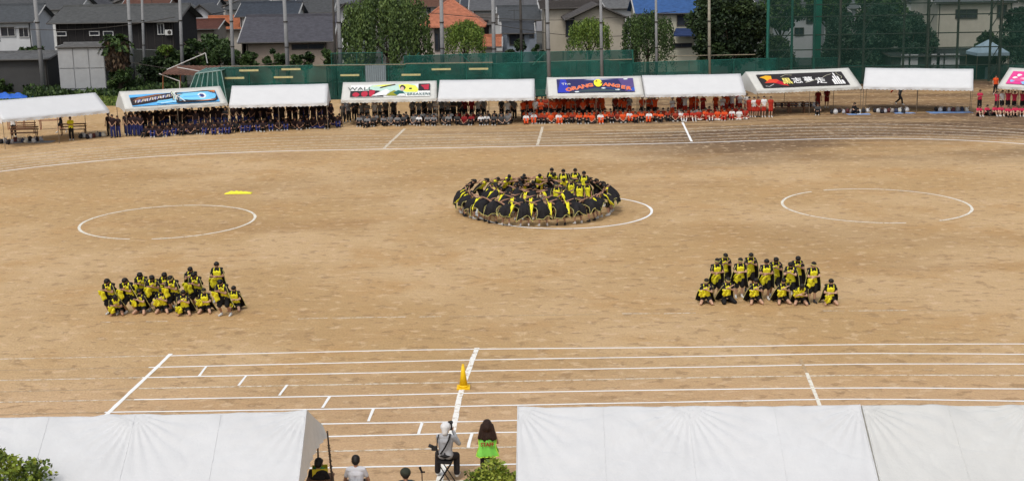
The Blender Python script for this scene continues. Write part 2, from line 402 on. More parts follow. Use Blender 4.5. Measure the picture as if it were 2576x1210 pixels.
FT = [ # eave left, eave right, ridge mid y offset is solved, label
 ((5,302),(275,278), 256, 234, 'plain white tent over wooden benches and bags, at the far left'),
 ((315,275.4),(572.7,260), 566.6, 217.5, 'white tent carrying the blue wave banner'),
 ((576,266),(823,260), 826, 211, 'plain white tent over the dark shirted students, right of the blue wave banner'),
 ((857.7,253.6),(1098,249), 1103, 203.5, 'white tent carrying the WALL BREAKERS banner'),
 ((1101,250),(1344,247), 1346, 199, 'plain white tent over grey and white shirted students, joined to the WALL BREAKERS tent'),
 ((1379,242.6),(1620,238.6), 1620, 191.6, 'white tent carrying the blue banner with orange letters'),
 ((1624,239.5),(1876.6,235), 1870, 186, 'plain white tent over the red and white students'),
 ((1905,230),(2168,219), 2160.4, 171.6, 'white tent carrying the black banner with white brush characters'),
 ((2171.4,219),(2448,223), 2449.5, 173.8, 'plain white tent over blue sheets and bags, right of the black banner tent'),
 ((2509.7,217.7),(2790,232), 2811, 182, 'white tent with the pink banner, cut off by the right edge'),
]
TENTS = []
for (el, er, rx, ry, lab) in FT:
    EL, ER = G(*el, ze), G(*er, ze); u = (ER-EL).normalized(); n = Vector((-u.y, u.x, 0))
    rp = G(rx, ry, 3.0); h = (rp-EL).dot(n); hh = max(1.6, min(2.3, h))
    zr = 3.0
    # keep the ridge on the seen line when the depth is clamped
    if abs(h-hh) > .01:
        for _ in range(20):
            p = EL + u*((ER-EL).length*.97) + n*hh; p.z = zr
            zr += (proj(p)[1]-ry)/32.0*.8
        zr = max(2.7, min(3.6, zr))
    t, Wd = make_tent(EL, ER, lab, hh, ze, zr, TENTB if 'banner' in lab and 'right of' not in lab else TENTW, sag=.04)
    TENTS.append((t, Wd, hh, zr))

# banners lying on the front slopes
def flatmat(name, c): return mat(name, c, .8, .08, 2)
def banner(ti, s0, s1, t0, t1, basecol, label, paint):
    t, Wd, hh, zr = TENTS[ti]; SL = math.hypot(hh, zr-ze); ang = math.atan2(zr-ze, hh)
    ux = Vector((math.cos(t.rotation_euler.z), math.sin(t.rotation_euler.z), 0)); n = Vector((-ux.y, ux.x, 0))
    wv = n*math.cos(ang)+Vector((0, 0, 1))*math.sin(ang); nn = ux.cross(wv).normalized()
    o = t.location+Vector((0, 0, ze))+ux*(s0*Wd)+wv*(t0*SL)+nn*.05
    w, h = (s1-s0)*Wd, (t1-t0)*SL
    root = thing('banner', label, 'banner', o); M = Matrix(((ux.x, wv.x, nn.x), (ux.y, wv.y, nn.y), (ux.z, wv.z, nn.z))); root.rotation_euler = M.to_euler()
    MB().box((w/2, h/2, -.01), (w, h, .014)).out('banner_cloth', flatmat('print_%.2f_%.2f_%.2f' % basecol, basecol), root)
    st = [0]
    def nextz(): st[0] += 1; return .001+.0025*st[0]
    def poly(pts, c, name='painted_shape'):
        z = nextz(); MB().face([(x*w, y*h, z) for x, y in pts]).out(name, flatmat('print_%.2f_%.2f_%.2f' % c, c), root)
    def stroke(pts, wd, c, name='brush_stroke'):
        z = nextz(); P = [Vector((x*w, y*h, z)) for x, y in pts]; mb = MB(); A = []; B = []
        for i, p in enumerate(P):
            d = (P[min(i+1, len(P)-1)]-P[max(i-1, 0)]).normalized(); q = Vector((-d.y, d.x, 0))*wd/2; A.append(p+q); B.append(p-q)
        for i in range(len(P)-1): mb.face([A[i], B[i], B[i+1], A[i+1]])
        mb.out(name, flatmat('print_%.2f_%.2f_%.2f' % c, c), root)
    def text(s, x, y, size, c, rot=0, sx=1.0, bold=.0, outline=None):
        for k, (cc, off) in enumerate(((outline, bold+.03), (c, bold)) if outline else ((c, bold),)):
            cu = bpy.data.curves.new('lettering', 'FONT'); cu.body = s; cu.size = size; cu.offset = off; cu.resolution_u = 2; cu.align_x = 'CENTER'
            to = bpy.data.objects.new('tmp', cu)
            me = evaluated(to); bpy.data.objects.remove(to); me.materials.clear()
            ob = link('lettering', me, flatmat('print_%.2f_%.2f_%.2f' % cc, cc), root); ob.location = (x*w, y*h, nextz()); ob.rotation_euler = (0, 0, rot); ob.scale = (sx, 1, 1)
    paint(poly, stroke, text, w, h); return root
def blob(cx, cy, rx, ry, n=14, j=.12): return [(cx+rx*math.cos(2*math.pi*i/n)*(1+R.uniform(-j, j)), cy+ry*math.sin(2*math.pi*i/n)*(1+R.uniform(-j, j))) for i in range(n)]
def p_wave(poly, stroke, text, w, h):
    K, B1, B2, Wt, Br = (.03,.025,.03), (.12,.45,.85), (.22,.62,.92), (.80,.82,.82), (.30,.12,.06)
    poly([(.0,.05),(0,.75),(.14,.8),(.3,.93),(.5,.98),(.5,.3),(.3,.28),(.12,.12)], K)
    poly([(.02,.45),(.1,.75),(.3,.9),(.42,.93),(.3,.8),(.12,.6)], Br)
    for i in range(22):
        x = .05+.42*i/22+R.uniform(-.005, .01); y = .30+.35*i/22
        c = [(.70,.62,.55), (.20,.18,.38), (.65,.68,.72), (.12,.12,.25), (.7,.6,.4)][i % 5]
        stroke([(x, y), (x+.012, y+.18), (x+.035, y+.12+.1*R.random()), (x+.03, y-.02)], .075, c)
    poly([(.27,.1),(.34,.02),(.52,.1),(.53,.5),(.42,.36),(.3,.3)], B2)
    stroke([(.3,.16),(.4,.22),(.5,.4)], .08, B1); stroke([(.32,.06),(.44,.18),(.5,.2)], .05, Wt)
    poly([(.5,.02),(.62,.0),(.95,.03),(.99,.2),(.99,.95),(.85,.98),(.62,.86),(.52,.95)], K)
    for y in (.2, .32, .45, .58, .7, .8): stroke([(.54,y),(.62,y*.8+.12),(.74,.5+(y-.5)*.6)], .06, Wt if y in (.32, .7) else B2)
    poly([(.56,.3),(.66,.2),(.86,.12),(.96,.25),(.98,.6),(.9,.85),(.76,.85),(.62,.8),(.56,.6)], B2)
    poly([(.72,.08),(.85,.06),(.97,.12),(.9,.16)], (.75,.35,.22)); poly([(.9,.88),(.99,.93),(.98,.75)], (.6,.2,.05))
    poly(blob(.82,.52,.05,.24), Wt); poly(blob(.815,.5,.03,.15), (.05,.05,.2)); stroke([(.6,.5),(.7,.48),(.8,.5)], .12, B1)
    for k in range(5): stroke([(.88+.02*k,.75),(.91+.018*k,.5),(.88+.02*k,.28)], .03, B1)
    for x, c in ((.47,K),(.50,(.75,.78,.6)),(.515,Wt),(.48,(.7,.72,.55))): stroke([(x,.25),(x+.01,.55),(x-.005,.8),(x+.02,.97)], .06, c)
    stroke([(.53,.6),(.57,.3),(.6,.05)], .07, Wt)
banner(1, .075, .93, .10, .74, (.12,.45,.85), 'hand painted blue wave banner on a tent roof', p_wave)
def p_wall(poly, stroke, text, w, h):
    K, Rd, Y = (.03,.03,.028), (.48,.03,.06), (.82,.85,.12)
    poly([(.0,.02),(.0,.52),(.42,.52),(.42,.02)], K)
    for cx, cy, rx, ry in ((.07,.22,.045,.18),(.18,.26,.045,.22),(.27,.4,.04,.35)): poly(blob(cx, cy, rx, ry), Rd)
    poly([(.2,.62),(.27,.95),(.5,1.0),(.8,.98),(.86,.6),(.78,.3),(.5,.2),(.36,.5)], (.50,.70,.62)); 
    poly([(.25,.85),(.4,.97),(.55,.99),(.5,.85)], Y)
    poly([(.6,.95),(.72,.98),(.82,.85),(.855,.55),(.84,.35),(.7,.35),(.62,.6)], Y); poly(blob(.755,.62,.02,.07), K); stroke([(.7,.5),(.76,.42),(.83,.5)], .04, (.5,.5,.05))
    stroke([(.37,.72),(.45,.85),(.56,.97)], .16, (.05,.03,.02)); poly([(.27,.08),(.36,.38),(.45,.62),(.5,.45),(.45,.1)], (.80,.80,.80)); stroke([(.3,.06),(.42,.12),(.5,.08)], .05, (.1,.1,.1))
    poly([(.45,.08),(.5,.35),(.55,.5),(.62,.3),(.6,.05)], (.28,.28,.03)); poly([(.54,.3),(.6,.5),(.66,.4),(.7,.1),(.6,.05)], (.02,.12,.11))
    poly(blob(.655,.7,.035,.2), K); poly(blob(.65,.6,.025,.16), (.65,.45,.40)); poly([(.58,.02),(.62,.2),(.68,.2),(.7,.02)], (.78,.78,.78))
    poly([(.855,.45),(.855,.98),(1.0,.98),(1.0,.45)], K); poly([(.88,.85),(.99,.93),(.985,.5),(.93,.5),(.92,.65)], Rd)
    text('WALL', .12, .54, .62, (.10,.12,.11), 0, 1.15); text('BREAKERS', .86, .06, .50, (.05,.14,.14), 0, .80)
    for k in range(4): poly(blob(.97+.012*k,.16,.004,.02), K)
banner(3, .09, .93, .12, .80, (.78,.79,.77), 'hand painted banner reading WALL BREAKERS with yellow and white figures', p_wall)
def p_orange(poly, stroke, text, w, h):
    K, O, P = (.03,.03,.045), (.80,.12,.03), (.10,.07,.22)
    poly([(.0,.0),(.05,1),(.12,.95),(.16,.0)], (.03,.05,.45)); poly([(.80,1),(1,1),(1,.0),(.88,.02),(.84,.5)], P); poly([(.9,.05),(1,.05),(1,.35)], (.03,.1,.5))
    poly([(.14,.02),(.5,.3),(.9,.02)], (.05,.08,.09)); poly([(.35,.9),(.5,1),(.75,.93),(.5,.86)], (.35,.37,.5))
    for x, y in ((.25,.04),(.6,.28),(.78,.15),(.9,.92)): poly(blob(x, y, .03, .05), (.65,.72,.75))
    stroke([(.62,.3),(.7,.26),(.78,.16)], .06, (.05,.15,.35))
    text('The', .12, .55, .42, (.72,.72,.68), .1, 1.1)
    for k, (ch, x, y) in enumerate(zip('ORANG', (.155,.225,.295,.365,.435), (.10,.18,.24,.32,.38))): text(ch, x, y, .62, O, .12, 1.0, .012, (.75,.35,.25))
    for k, (ch, x, y) in enumerate(zip('ANGER', (.63,.70,.775,.85,.92), (.40,.36,.28,.18,.10))): text(ch, x, y, .60, O, -.12, 1.0, .012, (.75,.35,.25))
    poly(blob(.535,.62,.055,.28, 16, .05), (.88,.85,.05)); poly([(.50,.7),(.52,.85),(.535,.7)], (.30,.15,.02)); poly([(.56,.55),(.58,.7),(.60,.55)], (.30,.15,.02))
banner(5, .10, .91, .14, .86, (.03,.03,.12), 'dark blue banner with big orange painted letters', p_orange)
def p_black(poly, stroke, text, w, h):
    Wt = (.80,.80,.80)
    poly([(.02,.78),(.1,.9),(.16,.86),(.14,.5),(.08,.5),(.07,.65)], (.85,.42,.02)); poly([(.04,.35),(.12,.62),(.2,.6),(.27,.28),(.3,.08),(.24,.15),(.14,.35)], (.70,.06,.03))
    poly([(.16,.3),(.22,.5),(.26,.3),(.28,.12)], (.5,.01,.03)); stroke([(.03,.12),(.07,.08),(.14,.25)], .05, (.55,.55,.55)); stroke([(.26,.75),(.33,.9),(.4,.85)], .04, (.5,.48,.35))
    text('黒', .305, .26, .86, (.85,.75,.20), 0, 1.0, .015); text('志', .425, .28, .82, Wt, 0, 1.05, .015); text('夢', .56, .30, .82, Wt, 0, 1.05, .015); text('走', .69, .20, .86, Wt, 0, 1.05, .015)
    stroke([(.74,.6),(.8,.75),(.86,.82)], .04, (.55,.52,.42)); stroke([(.5,.25),(.56,.32),(.66,.45)], .04, (.5,.48,.38))
    for x, y0, ww in ((.835,.38,.022),(.86,.62,.02),(.885,.85,.018),(.91,.6,.02),(.94,.3,.03)): poly([(x-ww/2, .04), (x-ww/2, y0), (x, y0+.06), (x+ww/2, y0), (x+ww/2, .04)], Wt)
    stroke([(.92,.9),(.93,.75),(.96,.6),(.94,.45)], .04, (.5,.5,.35))
banner(7, .075, .90, .12, .80, (.025,.022,.025), 'black banner with white brush characters and orange flames', p_black)
def p_pink(poly, stroke, text, w, h):
    for x, y, c in ((.05,.25,(.25,.5,.8)),(.09,.7,(.80,.80,.80)),(.15,.4,(.80,.45,.55)),(.2,.75,(.25,.5,.8)),(.06,.5,(.8,.78,.78))): poly(blob(x, y, .025, .10, 9, .3), c)
    for k in range(16):
        x, y = R.random()*.9+.05, R.random()*.8+.1; poly(blob(x, y, .05, .12, 9, .3), [(.75,.10,.30),(.80,.80,.80),(.25,.5,.8),(.8,.35,.5)][k % 4])
banner(9, .06, .93, .14, .80, (.72,.06,.28), 'bright pink banner with white and blue shapes at the right edge', p_pink)

# near tents, ridge seen along the bottom of the picture
def near_tent(xl, yl, xr, yr, lab, sag, m):
    A, B = G(xl, yl, 3.0), G(xr, yr, 3.0); u = (B-A).normalized(); n = Vector((-u.y, u.x, 0))
    EL, ER = A-n*1.8, B-n*1.8; EL.z = ER.z = 2.0
    return make_tent(EL, ER, lab, 1.8, 2.0, 3.0, m, True, sag)
NT1, NT2 = mat('near_canvas', (.60,.61,.62), .7, .05, .8, .02, 5), mat('near_canvas_grey', (.57,.575,.56), .7, .05, .8, .02, 5)
near_tent(-93, 1052, 771, 1031, 'large white tent roof in the left foreground with its gable curtain hanging', .035, NT1)
near_tent(1303, 1022.5, 2163, 1018.5, 'large white tent roof right of the staff member in the foreground', .03, NT1)
near_tent(2169, 1018.5, 3030, 1015, 'slightly greyer white tent roof in the right foreground corner, beyond the dark seam', .03, NT2)
ORDS = ['first','second','third','fourth','fifth','sixth']
# ------------------------------------------------------------------ green fence, nets, poles
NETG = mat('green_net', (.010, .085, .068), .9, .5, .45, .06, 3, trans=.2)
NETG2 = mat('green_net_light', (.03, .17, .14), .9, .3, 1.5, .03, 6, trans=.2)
NETT = mat('thin_net', (.014, .050, .038), .9, .4, .35, trans=.58)
NETC = mat('chain_mesh', (.05, .065, .055), .8, .2, .6, trans=.66)
GPOLE = mat('green_pole', (.02, .13, .10), .6, .15)
CPOLE = mat('concrete_pole', (.23, .235, .24), .85, .12, 2.5)
DPOLE = mat('dark_pole', (.05, .045, .04), .8, .2, 2)
SLAT = mat('yellow_board', (.52, .47, .24), .8, .15, 4)
def top_at(p, py):
    "height above p (ground) whose picture row is py"
    lo, hi = 0.0, 40.0
    for _ in range(40):
        m = (lo+hi)/2
        if proj((p.x, p.y, m))[1] > py: lo = m
        else: hi = m
    return lo
def net_run(pts, label, m, name='green_net_fence', cat='fence', rail=True, post_m=GPOLE, sheet='net_panel', step=2.4, wob=.06):
    """pts: list of (px, py_base, py_top)"""
    P = [(G(x, yb), yt) for x, yb, yt in pts]; o = P[0][0]
    t = thing(name, label, cat, o)
    for (a, ta), (b, tb) in zip(P[:-1], P[1:]):
        ha, hb = top_at(a, ta), top_at(b, tb); L = (b-a).length; n = max(1, round(L/step))
        for i in range(n):
            s0, s1 = i/n, (i+1)/n; p, q = a.lerp(b, s0)-o, a.lerp(b, s1)-o; h0, h1 = ha+(hb-ha)*s0, ha+(hb-ha)*s1
            d = (q-p).normalized(); nn = Vector((d.y, -d.x, 0)); sd_ = R.random()*50
            mb = MB(); mb.grid(lambda u, v: p+(q-p)*u+Vector((0, 0, .06+(h0+(h1-h0)*u-.06)*v))+nn*(.03+wob*nz(u*3+sd_, v*2, 0)), 6, 5); mb.out(sheet, m, t, True)
            mb = MB(); mb.tube(p, p+Vector((0, 0, h0+.05)), .035, n=6); mb.out('post', post_m, t)
        if rail:
            mb = MB(); mb.tube(a-o+Vector((0, 0, ha)), b-o+Vector((0, 0, hb)), .03, n=6); mb.out('rail', post_m, t)
            mb = MB(); mb.tube(a-o+Vector((0, 0, ha*.5)), b-o+Vector((0, 0, hb*.5)), .022, n=6); mb.out('rail', post_m, t)
        e = b-o; MB().tube(e, e+Vector((0, 0, hb+.05)), .035, n=6).out('post', post_m, t)
    return t
net_run([(556, 263, 172), (850, 251, 163), (1240, 247, 161), (1590, 239, 150)], 'long dark green net fence behind the white tents with pale boards on it', NETG)
net_run([(1020, 246, 142), (1300, 241, 133), (1592, 234, 127)], 'taller dark green net screen with a metal frame behind the middle tents', NETG)
net_run([(1560, 240, 160), (1900, 224, 148), (2110, 214, 146)], 'dark green net fence behind the plain tent of the red and white students', NETG)
net_run([(2110, 215, 166), (2576, 196, 163), (2750, 192, 160)], 'low dark green wall of netting along the right end of the field', NETG, wob=.02)
net_run([(838, 247, 135), (965, 245, 133)], 'grey green framed net panel left of the grey sheet behind the WALL BREAKERS tent', NETT, name='net_screen')
MB().box((0, 0, .25), (5.5, .35, .5)).out('concrete_block', mat('pale_concrete', (.45, .45, .33), .9, .2, 2), label='low pale concrete block in the gap left of the WALL BREAKERS tent', cat='concrete block', loc=G(935, 248))
MB().box((0, 0, .25), (4.5, .35, .5)).out('concrete_block', mat('pale_concrete', (.45, .45, .33)), label='low pale concrete block in the gap left of the orange letter banner', cat='concrete block', loc=G(1362, 240))
def FB(x):
    P = [(556,263),(850,251),(1240,247),(1590,239)]
    for (a,b),(c,d) in zip(P[:-1],P[1:]):
        if x <= c: return b+(d-b)*(x-a)/(c-a)
    return 239
for px, py, lab in ((590,197,'lowest left pale board on the green net, above the blue wave banner tent'),(626,178,'upper left pale board on the green net'),(713,195,'lower pale board on the green net above the tent right of the wave banner'),(732,175,'upper pale board on the green net above the tent right of the wave banner'),(880,190,'pale board on the green net left of the grey metal sheet'),(1034,189,'lower pale board on the green net above the WALL BREAKERS tent'),(1110,175,'upper pale board on the green net above the WALL BREAKERS tent'),(1204,174,'pale board on the green net right of the other boards')):
    Y = G(px, FB(px)).y-.3 - (1.0 if px > 1000 else 0); p = PY(px, py, Y)
    MB().box((0, 0, 0), (1.75, .05, .17), rz=-.03).out('board', SLAT, label=lab, cat='board', group='pale boards hung on the green net', loc=p)
Y = G(945, 249).y-1.3; p = PY(945, 186, Y)
mb = MB(); mb.grid(lambda u, v: ((u-.5)*1.85, .03*math.sin(u*60), (v-.5)*1.5), 48, 1, thick=.02); mb.out('metal_sheet', mat('grey_sheet', (.20,.25,.28), .5, .1, 3), label='grey corrugated metal sheet leaning on the green net fence', cat='metal sheet', loc=p)
for i, (x0, x1, y0, y1, yb) in enumerate(((556, 1020, 168, 163, 252), (1020, 1240, 161, 158, 248), (1330, 1590, 158, 150, 240), (1640, 1900, 143, 138, 226))):
    Yb = G((x0+x1)/2, yb).y-.5; a, b = PY(x0, y0, Yb), PY(x1, y1, Yb); MB().tube(a, b, .05, n=6).out('pipe_rail', mat('tan_pipe', (.23,.20,.14), .7, .2), label=['long tan pipe along the net above the left tents','tan pipe along the net above the WALL BREAKERS tents','tan pipe along the net above the orange letter banner','tan pipe on top of the net below the blue roofed house'][i], cat='pipe')
for i, (a, b) in enumerate((((1055,133),(1022,170)),((1155,133),(1190,165)),((1375,130),(1340,165)),((1030,135),(1030,200)),((1312,128),(1312,200)),((1590,126),(1594,160)))):
    Yb = G(a[0], 244).y-.35; MB().tube(PY(*a, Yb), PY(*b, Yb), .045, n=6).out('brace_pipe', GPOLE, label=f'green pipe bracing the taller net screen, {ORDS[i]} of six', cat='pipe', group='pipes bracing the net screen')
# batting cage at the left with sloped side
o = G(520, 268); t = thing('batting_cage', 'green netted batting cage with slanted side behind the blue wave banner tent', 'batting cage', o)
def cg(px, py, dy): return PY(px, py, o.y+dy)-o
A0, A1, B0, B1, T0, T1 = cg(462,262,0), cg(572,262,0), cg(462,250,4), cg(572,248,4), cg(492,186,.6), cg(556,178,.6)
TB0, TB1 = cg(520,172,4), cg(585,168,4)
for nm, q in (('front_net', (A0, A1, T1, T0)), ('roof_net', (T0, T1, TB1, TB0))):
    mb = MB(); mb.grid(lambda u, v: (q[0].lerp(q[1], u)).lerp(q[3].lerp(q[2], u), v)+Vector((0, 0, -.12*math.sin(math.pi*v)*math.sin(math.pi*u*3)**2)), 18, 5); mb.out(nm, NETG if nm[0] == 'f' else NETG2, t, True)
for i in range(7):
    u = i/6; mb = MB(); mb.tube(A0.lerp(A1, u), T0.lerp(T1, u), .045, n=6); mb.tube(T0.lerp(T1, u), TB0.lerp(TB1, u), .045, n=6); mb.out('frame_pipe', mat('pale_pipe', (.22,.33,.31), .5, .1), t)
MB().tube(T0, T1, .05, n=6).out('frame_pipe', MATS['pale_pipe'], t)
# brown sheet roof and white pipes left of it
t = thing('lean_to_shelter', 'low shelter with rusty brown sheet roof and white pipes left of the green cage', 'shelter', G(440, 262)); o = t.location
def sp(px, py, dy=0): return PY(px, py, o.y+dy)-o
mb = MB(); q = [sp(405,187,0), sp(505,190,0), sp(560,166,4), sp(440,165,4)]
mb.grid(lambda u, v: (q[0].lerp(q[1], u)).lerp(q[3].lerp(q[2], u), v)+Vector((0, 0, .03*math.sin(u*70))), 60, 2, thick=.03); mb.out('sheet_roof', mat('rusty_sheet', (.13,.065,.045), .85, .45, 2), t)
WP = mat('white_pipe', (.5,.5,.5), .5, .1)
for a, b in (((400,186),(452,205)),((420,176),(517,134)),((445,170),(502,180)),((452,205),(452,225)),((517,134),(522,160))): MB().tube(sp(*a, .2), sp(*b, .2), .05, n=6).out('pipe', WP, t)
for px in (410, 454, 505): MB().tube(sp(px,188,.3), sp(px,262,.3), .05, n=6).out('post', mat('rust_post', (.25,.10,.05), .8, .2), t)
# thin fence at the far left
net_run([(-60, 219, 142), (45, 216, 138), (130, 214, 132), (185, 212, 128), (250, 211, 126), (330, 210, 124), (480, 206, 130)], 'grey chain link fence with tall posts behind the plants at the far left', NETC, name='chain_link_fence', post_m=mat('grey_post', (.20,.21,.20), .6, .1), sheet='mesh_panel', step=3.2, wob=0)
# tall poles
for i, (px0, px1, yb, r, mm, lab) in enumerate(((88,108,215,.24,CPOLE,'leftmost tall grey pole behind the first white tent'),(322,334,200,.22,CPOLE,'tall grey pole beside the shaggy palm'),(357,364,200,.16,CPOLE,'thinner tall pole just right of the palm'),(452,459,200,.2,CPOLE,'tall grey pole in front of the brown tiled roof'),(580,591,205,.2,CPOLE,'tall grey pole left of the large slate roof'),(715,725,210,.22,CPOLE,'tall grey pole in front of the large slate roof'),(838,846,215,.13,DPOLE,'dark thin pole of a close pair left of the big willow'),(850,858,215,.22,CPOLE,'grey thick pole of a close pair left of the big willow'),(1110,1114,215,.22,CPOLE,'tall grey pole in front of the orange hipped roof'),(1240,1245,215,.2,CPOLE,'tall grey pole in front of the blue grey house'),(1309,1314,200,.16,DPOLE,'dark pole between the blue grey house and the beige house'),(1376,1383,220,.2,CPOLE,'tall grey pole at the left corner of the beige house'),(1511,1514,215,.16,CPOLE,'grey pole rising behind the middle small willow'),(1650,1652,210,.14,CPOLE,'pole in front of the blue tiled roof'),(1784,1786,205,.16,mat('tan_pole',(.26,.24,.19),.8,.1),'tan pole standing inside the big dark tree'))):
    b = G(px1, yb+25); b.y += (R.random()-.5); top = PY(px0+(px0-px1)*.10, -22, b.y)
    t = thing('utility_pole', lab, 'pole', b, 0, 'tall poles behind the field')
    r *= .85; MB().tube((0,0,0), top-b, r*1.15, r*.9, n=12).out('shaft', mm, t, True)
    for k in (.45, .7): c = (top-b)*k; MB().tube(c-Vector((0,0,.06)), c+Vector((0,0,.06)), r*1.18, n=12).out('band', DPOLE, t)
for k, (ya, yb, Y, x0, x1) in enumerate(((31, 30, 127, 1060, 1700), (62, 80, 127, 1240, 1700), (64, 44, 124, -60, 440), (158, 157, 122, 330, 700))):
    a, b = PY(x0, ya, Y), PY(x1, yb, Y); mb = MB(); N = 16
    P = [a.lerp(b, i/N)-Vector((0, 0, .8*math.sin(math.pi*i/N))) for i in range(N+1)]
    for p, q in zip(P[:-1], P[1:]): mb.tube(p, q, .03, n=5)
    mb.out('overhead_wire', DPOLE, label=('thin dark wire crossing the '+['orange roof and beige house','blue grey and beige houses','black house at the left','shed and palm at the left'][k]), cat='wire')
# right: tall ball-catching nets on a braced steel frame
t = thing('ball_net', 'tall dark green ball net on a steel frame behind the right tents', 'ball net', G(1935, 222)); o = t.location
def bn(px, py, dy=0): return PY(px, py, o.y+dy)-o
NP = [1930, 1990, 2046, 2110, 2170, 2270, 2330, 2405, 2487, 2512, 2600, 2700]
FR = mat('dark_steel_frame', (.045,.055,.045), .7, .25)
for a, b in zip(NP[:-1], NP[1:]):
    if b < 2175: m = NETG if False else NETT
    else: m = NETT
    mb = MB(); sd_ = R.random()*30
    mb.grid(lambda u, v: bn(a+(b-a)*u, 205, 0)+Vector((0, .1*nz(u*3+sd_, v*4), 0))+Vector((0, 0, v*(top_at(o, -30)+2))), 6, 6); mb.out('net_panel', m, t, True)
for i, px in enumerate(NP):
    bx = bn(px, 205, .15); tp = bn(px-(px-1600)*-.012, -40, .15)
    MB().tube(bx, tp, .12 if i % 3 else .16, n=8).out('post', GPOLE if px in (1930, 1990, 2046) else FR, t)
for py in (12, 42, 88, 125, 170): MB().tube(bn(1930, py+3, .2), bn(2700, py-10, .2), .06, n=6).out('rail', FR, t)
for a, b in ((1955,1990),(2170,2200),(2330,2350),(2487,2512)):
    for k, (y0, y1) in enumerate(((200,160),(160,120),(120,80),(80,40),(40,0))): MB().tube(bn(a, y0, .25), bn(b, y1, .25), .05, n=5).out('brace', FR, t)
MB().box((0, 0, 4.2), (.6, .3, 8.0)).out('net_column', mat('bright_green_net', (.01,.16,.11), .8, .2, 1, trans=.1), label='bright green wrapped net column standing in the ball net', cat='net column', loc=G(2053, 212))

# ------------------------------------------------------------------ houses
GLASS = mat('window_glass', (.03,.035,.045), .15, .2, 1); FRM = mat('window_frame', (.45,.45,.44), .5, .05); FRD = mat('window_frame_dark', (.05,.045,.04), .5, .1)
def wall_mat(c): return mat('wall_%.2f_%.2f_%.2f' % c, c, .9, .10, .8, .01, 8)
def roof_mat(c):
    c = tuple(q*(.78 if max(c) < .25 else .9) for q in c)
    return mat('roof_%.2f_%.2f_%.2f' % c, c, .7, .28, 2.2, .015, 10, stretch=(1, 1, 2))
def roof_slope(a, b, c, d, n=None, lift=.028):
    """saw-tooth courses of tiles from eave a-b up to ridge d-c"""
    mb = MB(); a, b, c, d = map(Vector, (a, b, c, d)); L = (((d+c)-(a+b))*.5).length; n = n or max(4, int(L/.26)); N = (b-a).cross(d-a).normalized()*lift
    if N.z < 0: N = -N
    for i in range(n):
        s0, s1 = i/n, (i+1)/n; p0, p1, q0, q1 = a.lerp(d, s0), b.lerp(c, s0), a.lerp(d, s1), b.lerp(c, s1)
        mb.face([p0+N, p1+N, q1, q0]); mb.face([p0, p1, p1+N, p0+N])
    mb.face([a-Vector((0,0,.12)), d-Vector((0,0,.12)), c-Vector((0,0,.12)), b-Vector((0,0,.12))]); mb.face([a-Vector((0,0,.12)), b-Vector((0,0,.12)), b, a])
    return mb
def window(t, c, w, h, ax='x', fm=None, mull=True):
    fm = fm or FRM; c = Vector(c)
    dx = Vector((1,0,0)) if ax == 'x' else Vector((0,1,0)); out = Vector((0,-1,0)) if ax == 'x' else Vector((1,0,0))
    f = MB(); th = .09
    def bar(cc, ww, hh):
        f.box(c+cc+out*.05, (ww, .12, hh) if ax == 'x' else (.12, ww, hh))
    bar(dx*(-w/2), th, h+th); bar(dx*(w/2), th, h+th); bar(Vector((0,0,h/2)), w-th, th); bar(Vector((0,0,-h/2)), w-th, th)
    if mull: bar(Vector((0,0,0)), th*.7, h-th)
    fo = f.out('window', fm, t); MB().box(c+out*.02, (w-th, .03, h-th) if ax == 'x' else (.03, w-th, h-th)).out('pane', GLASS, fo)
    return fo
def ac(t, c):
    o = MB().box(c, (.8,.32,.6)).out('air_conditioner', mat('ac_white', (.62,.62,.6), .5, .05), t); c = Vector(c); MB().tube(c+Vector((.1,-.17,0)), c+Vector((.1,-.19,0)), .22, n=12).out('fan_grille', DPOLE, o)
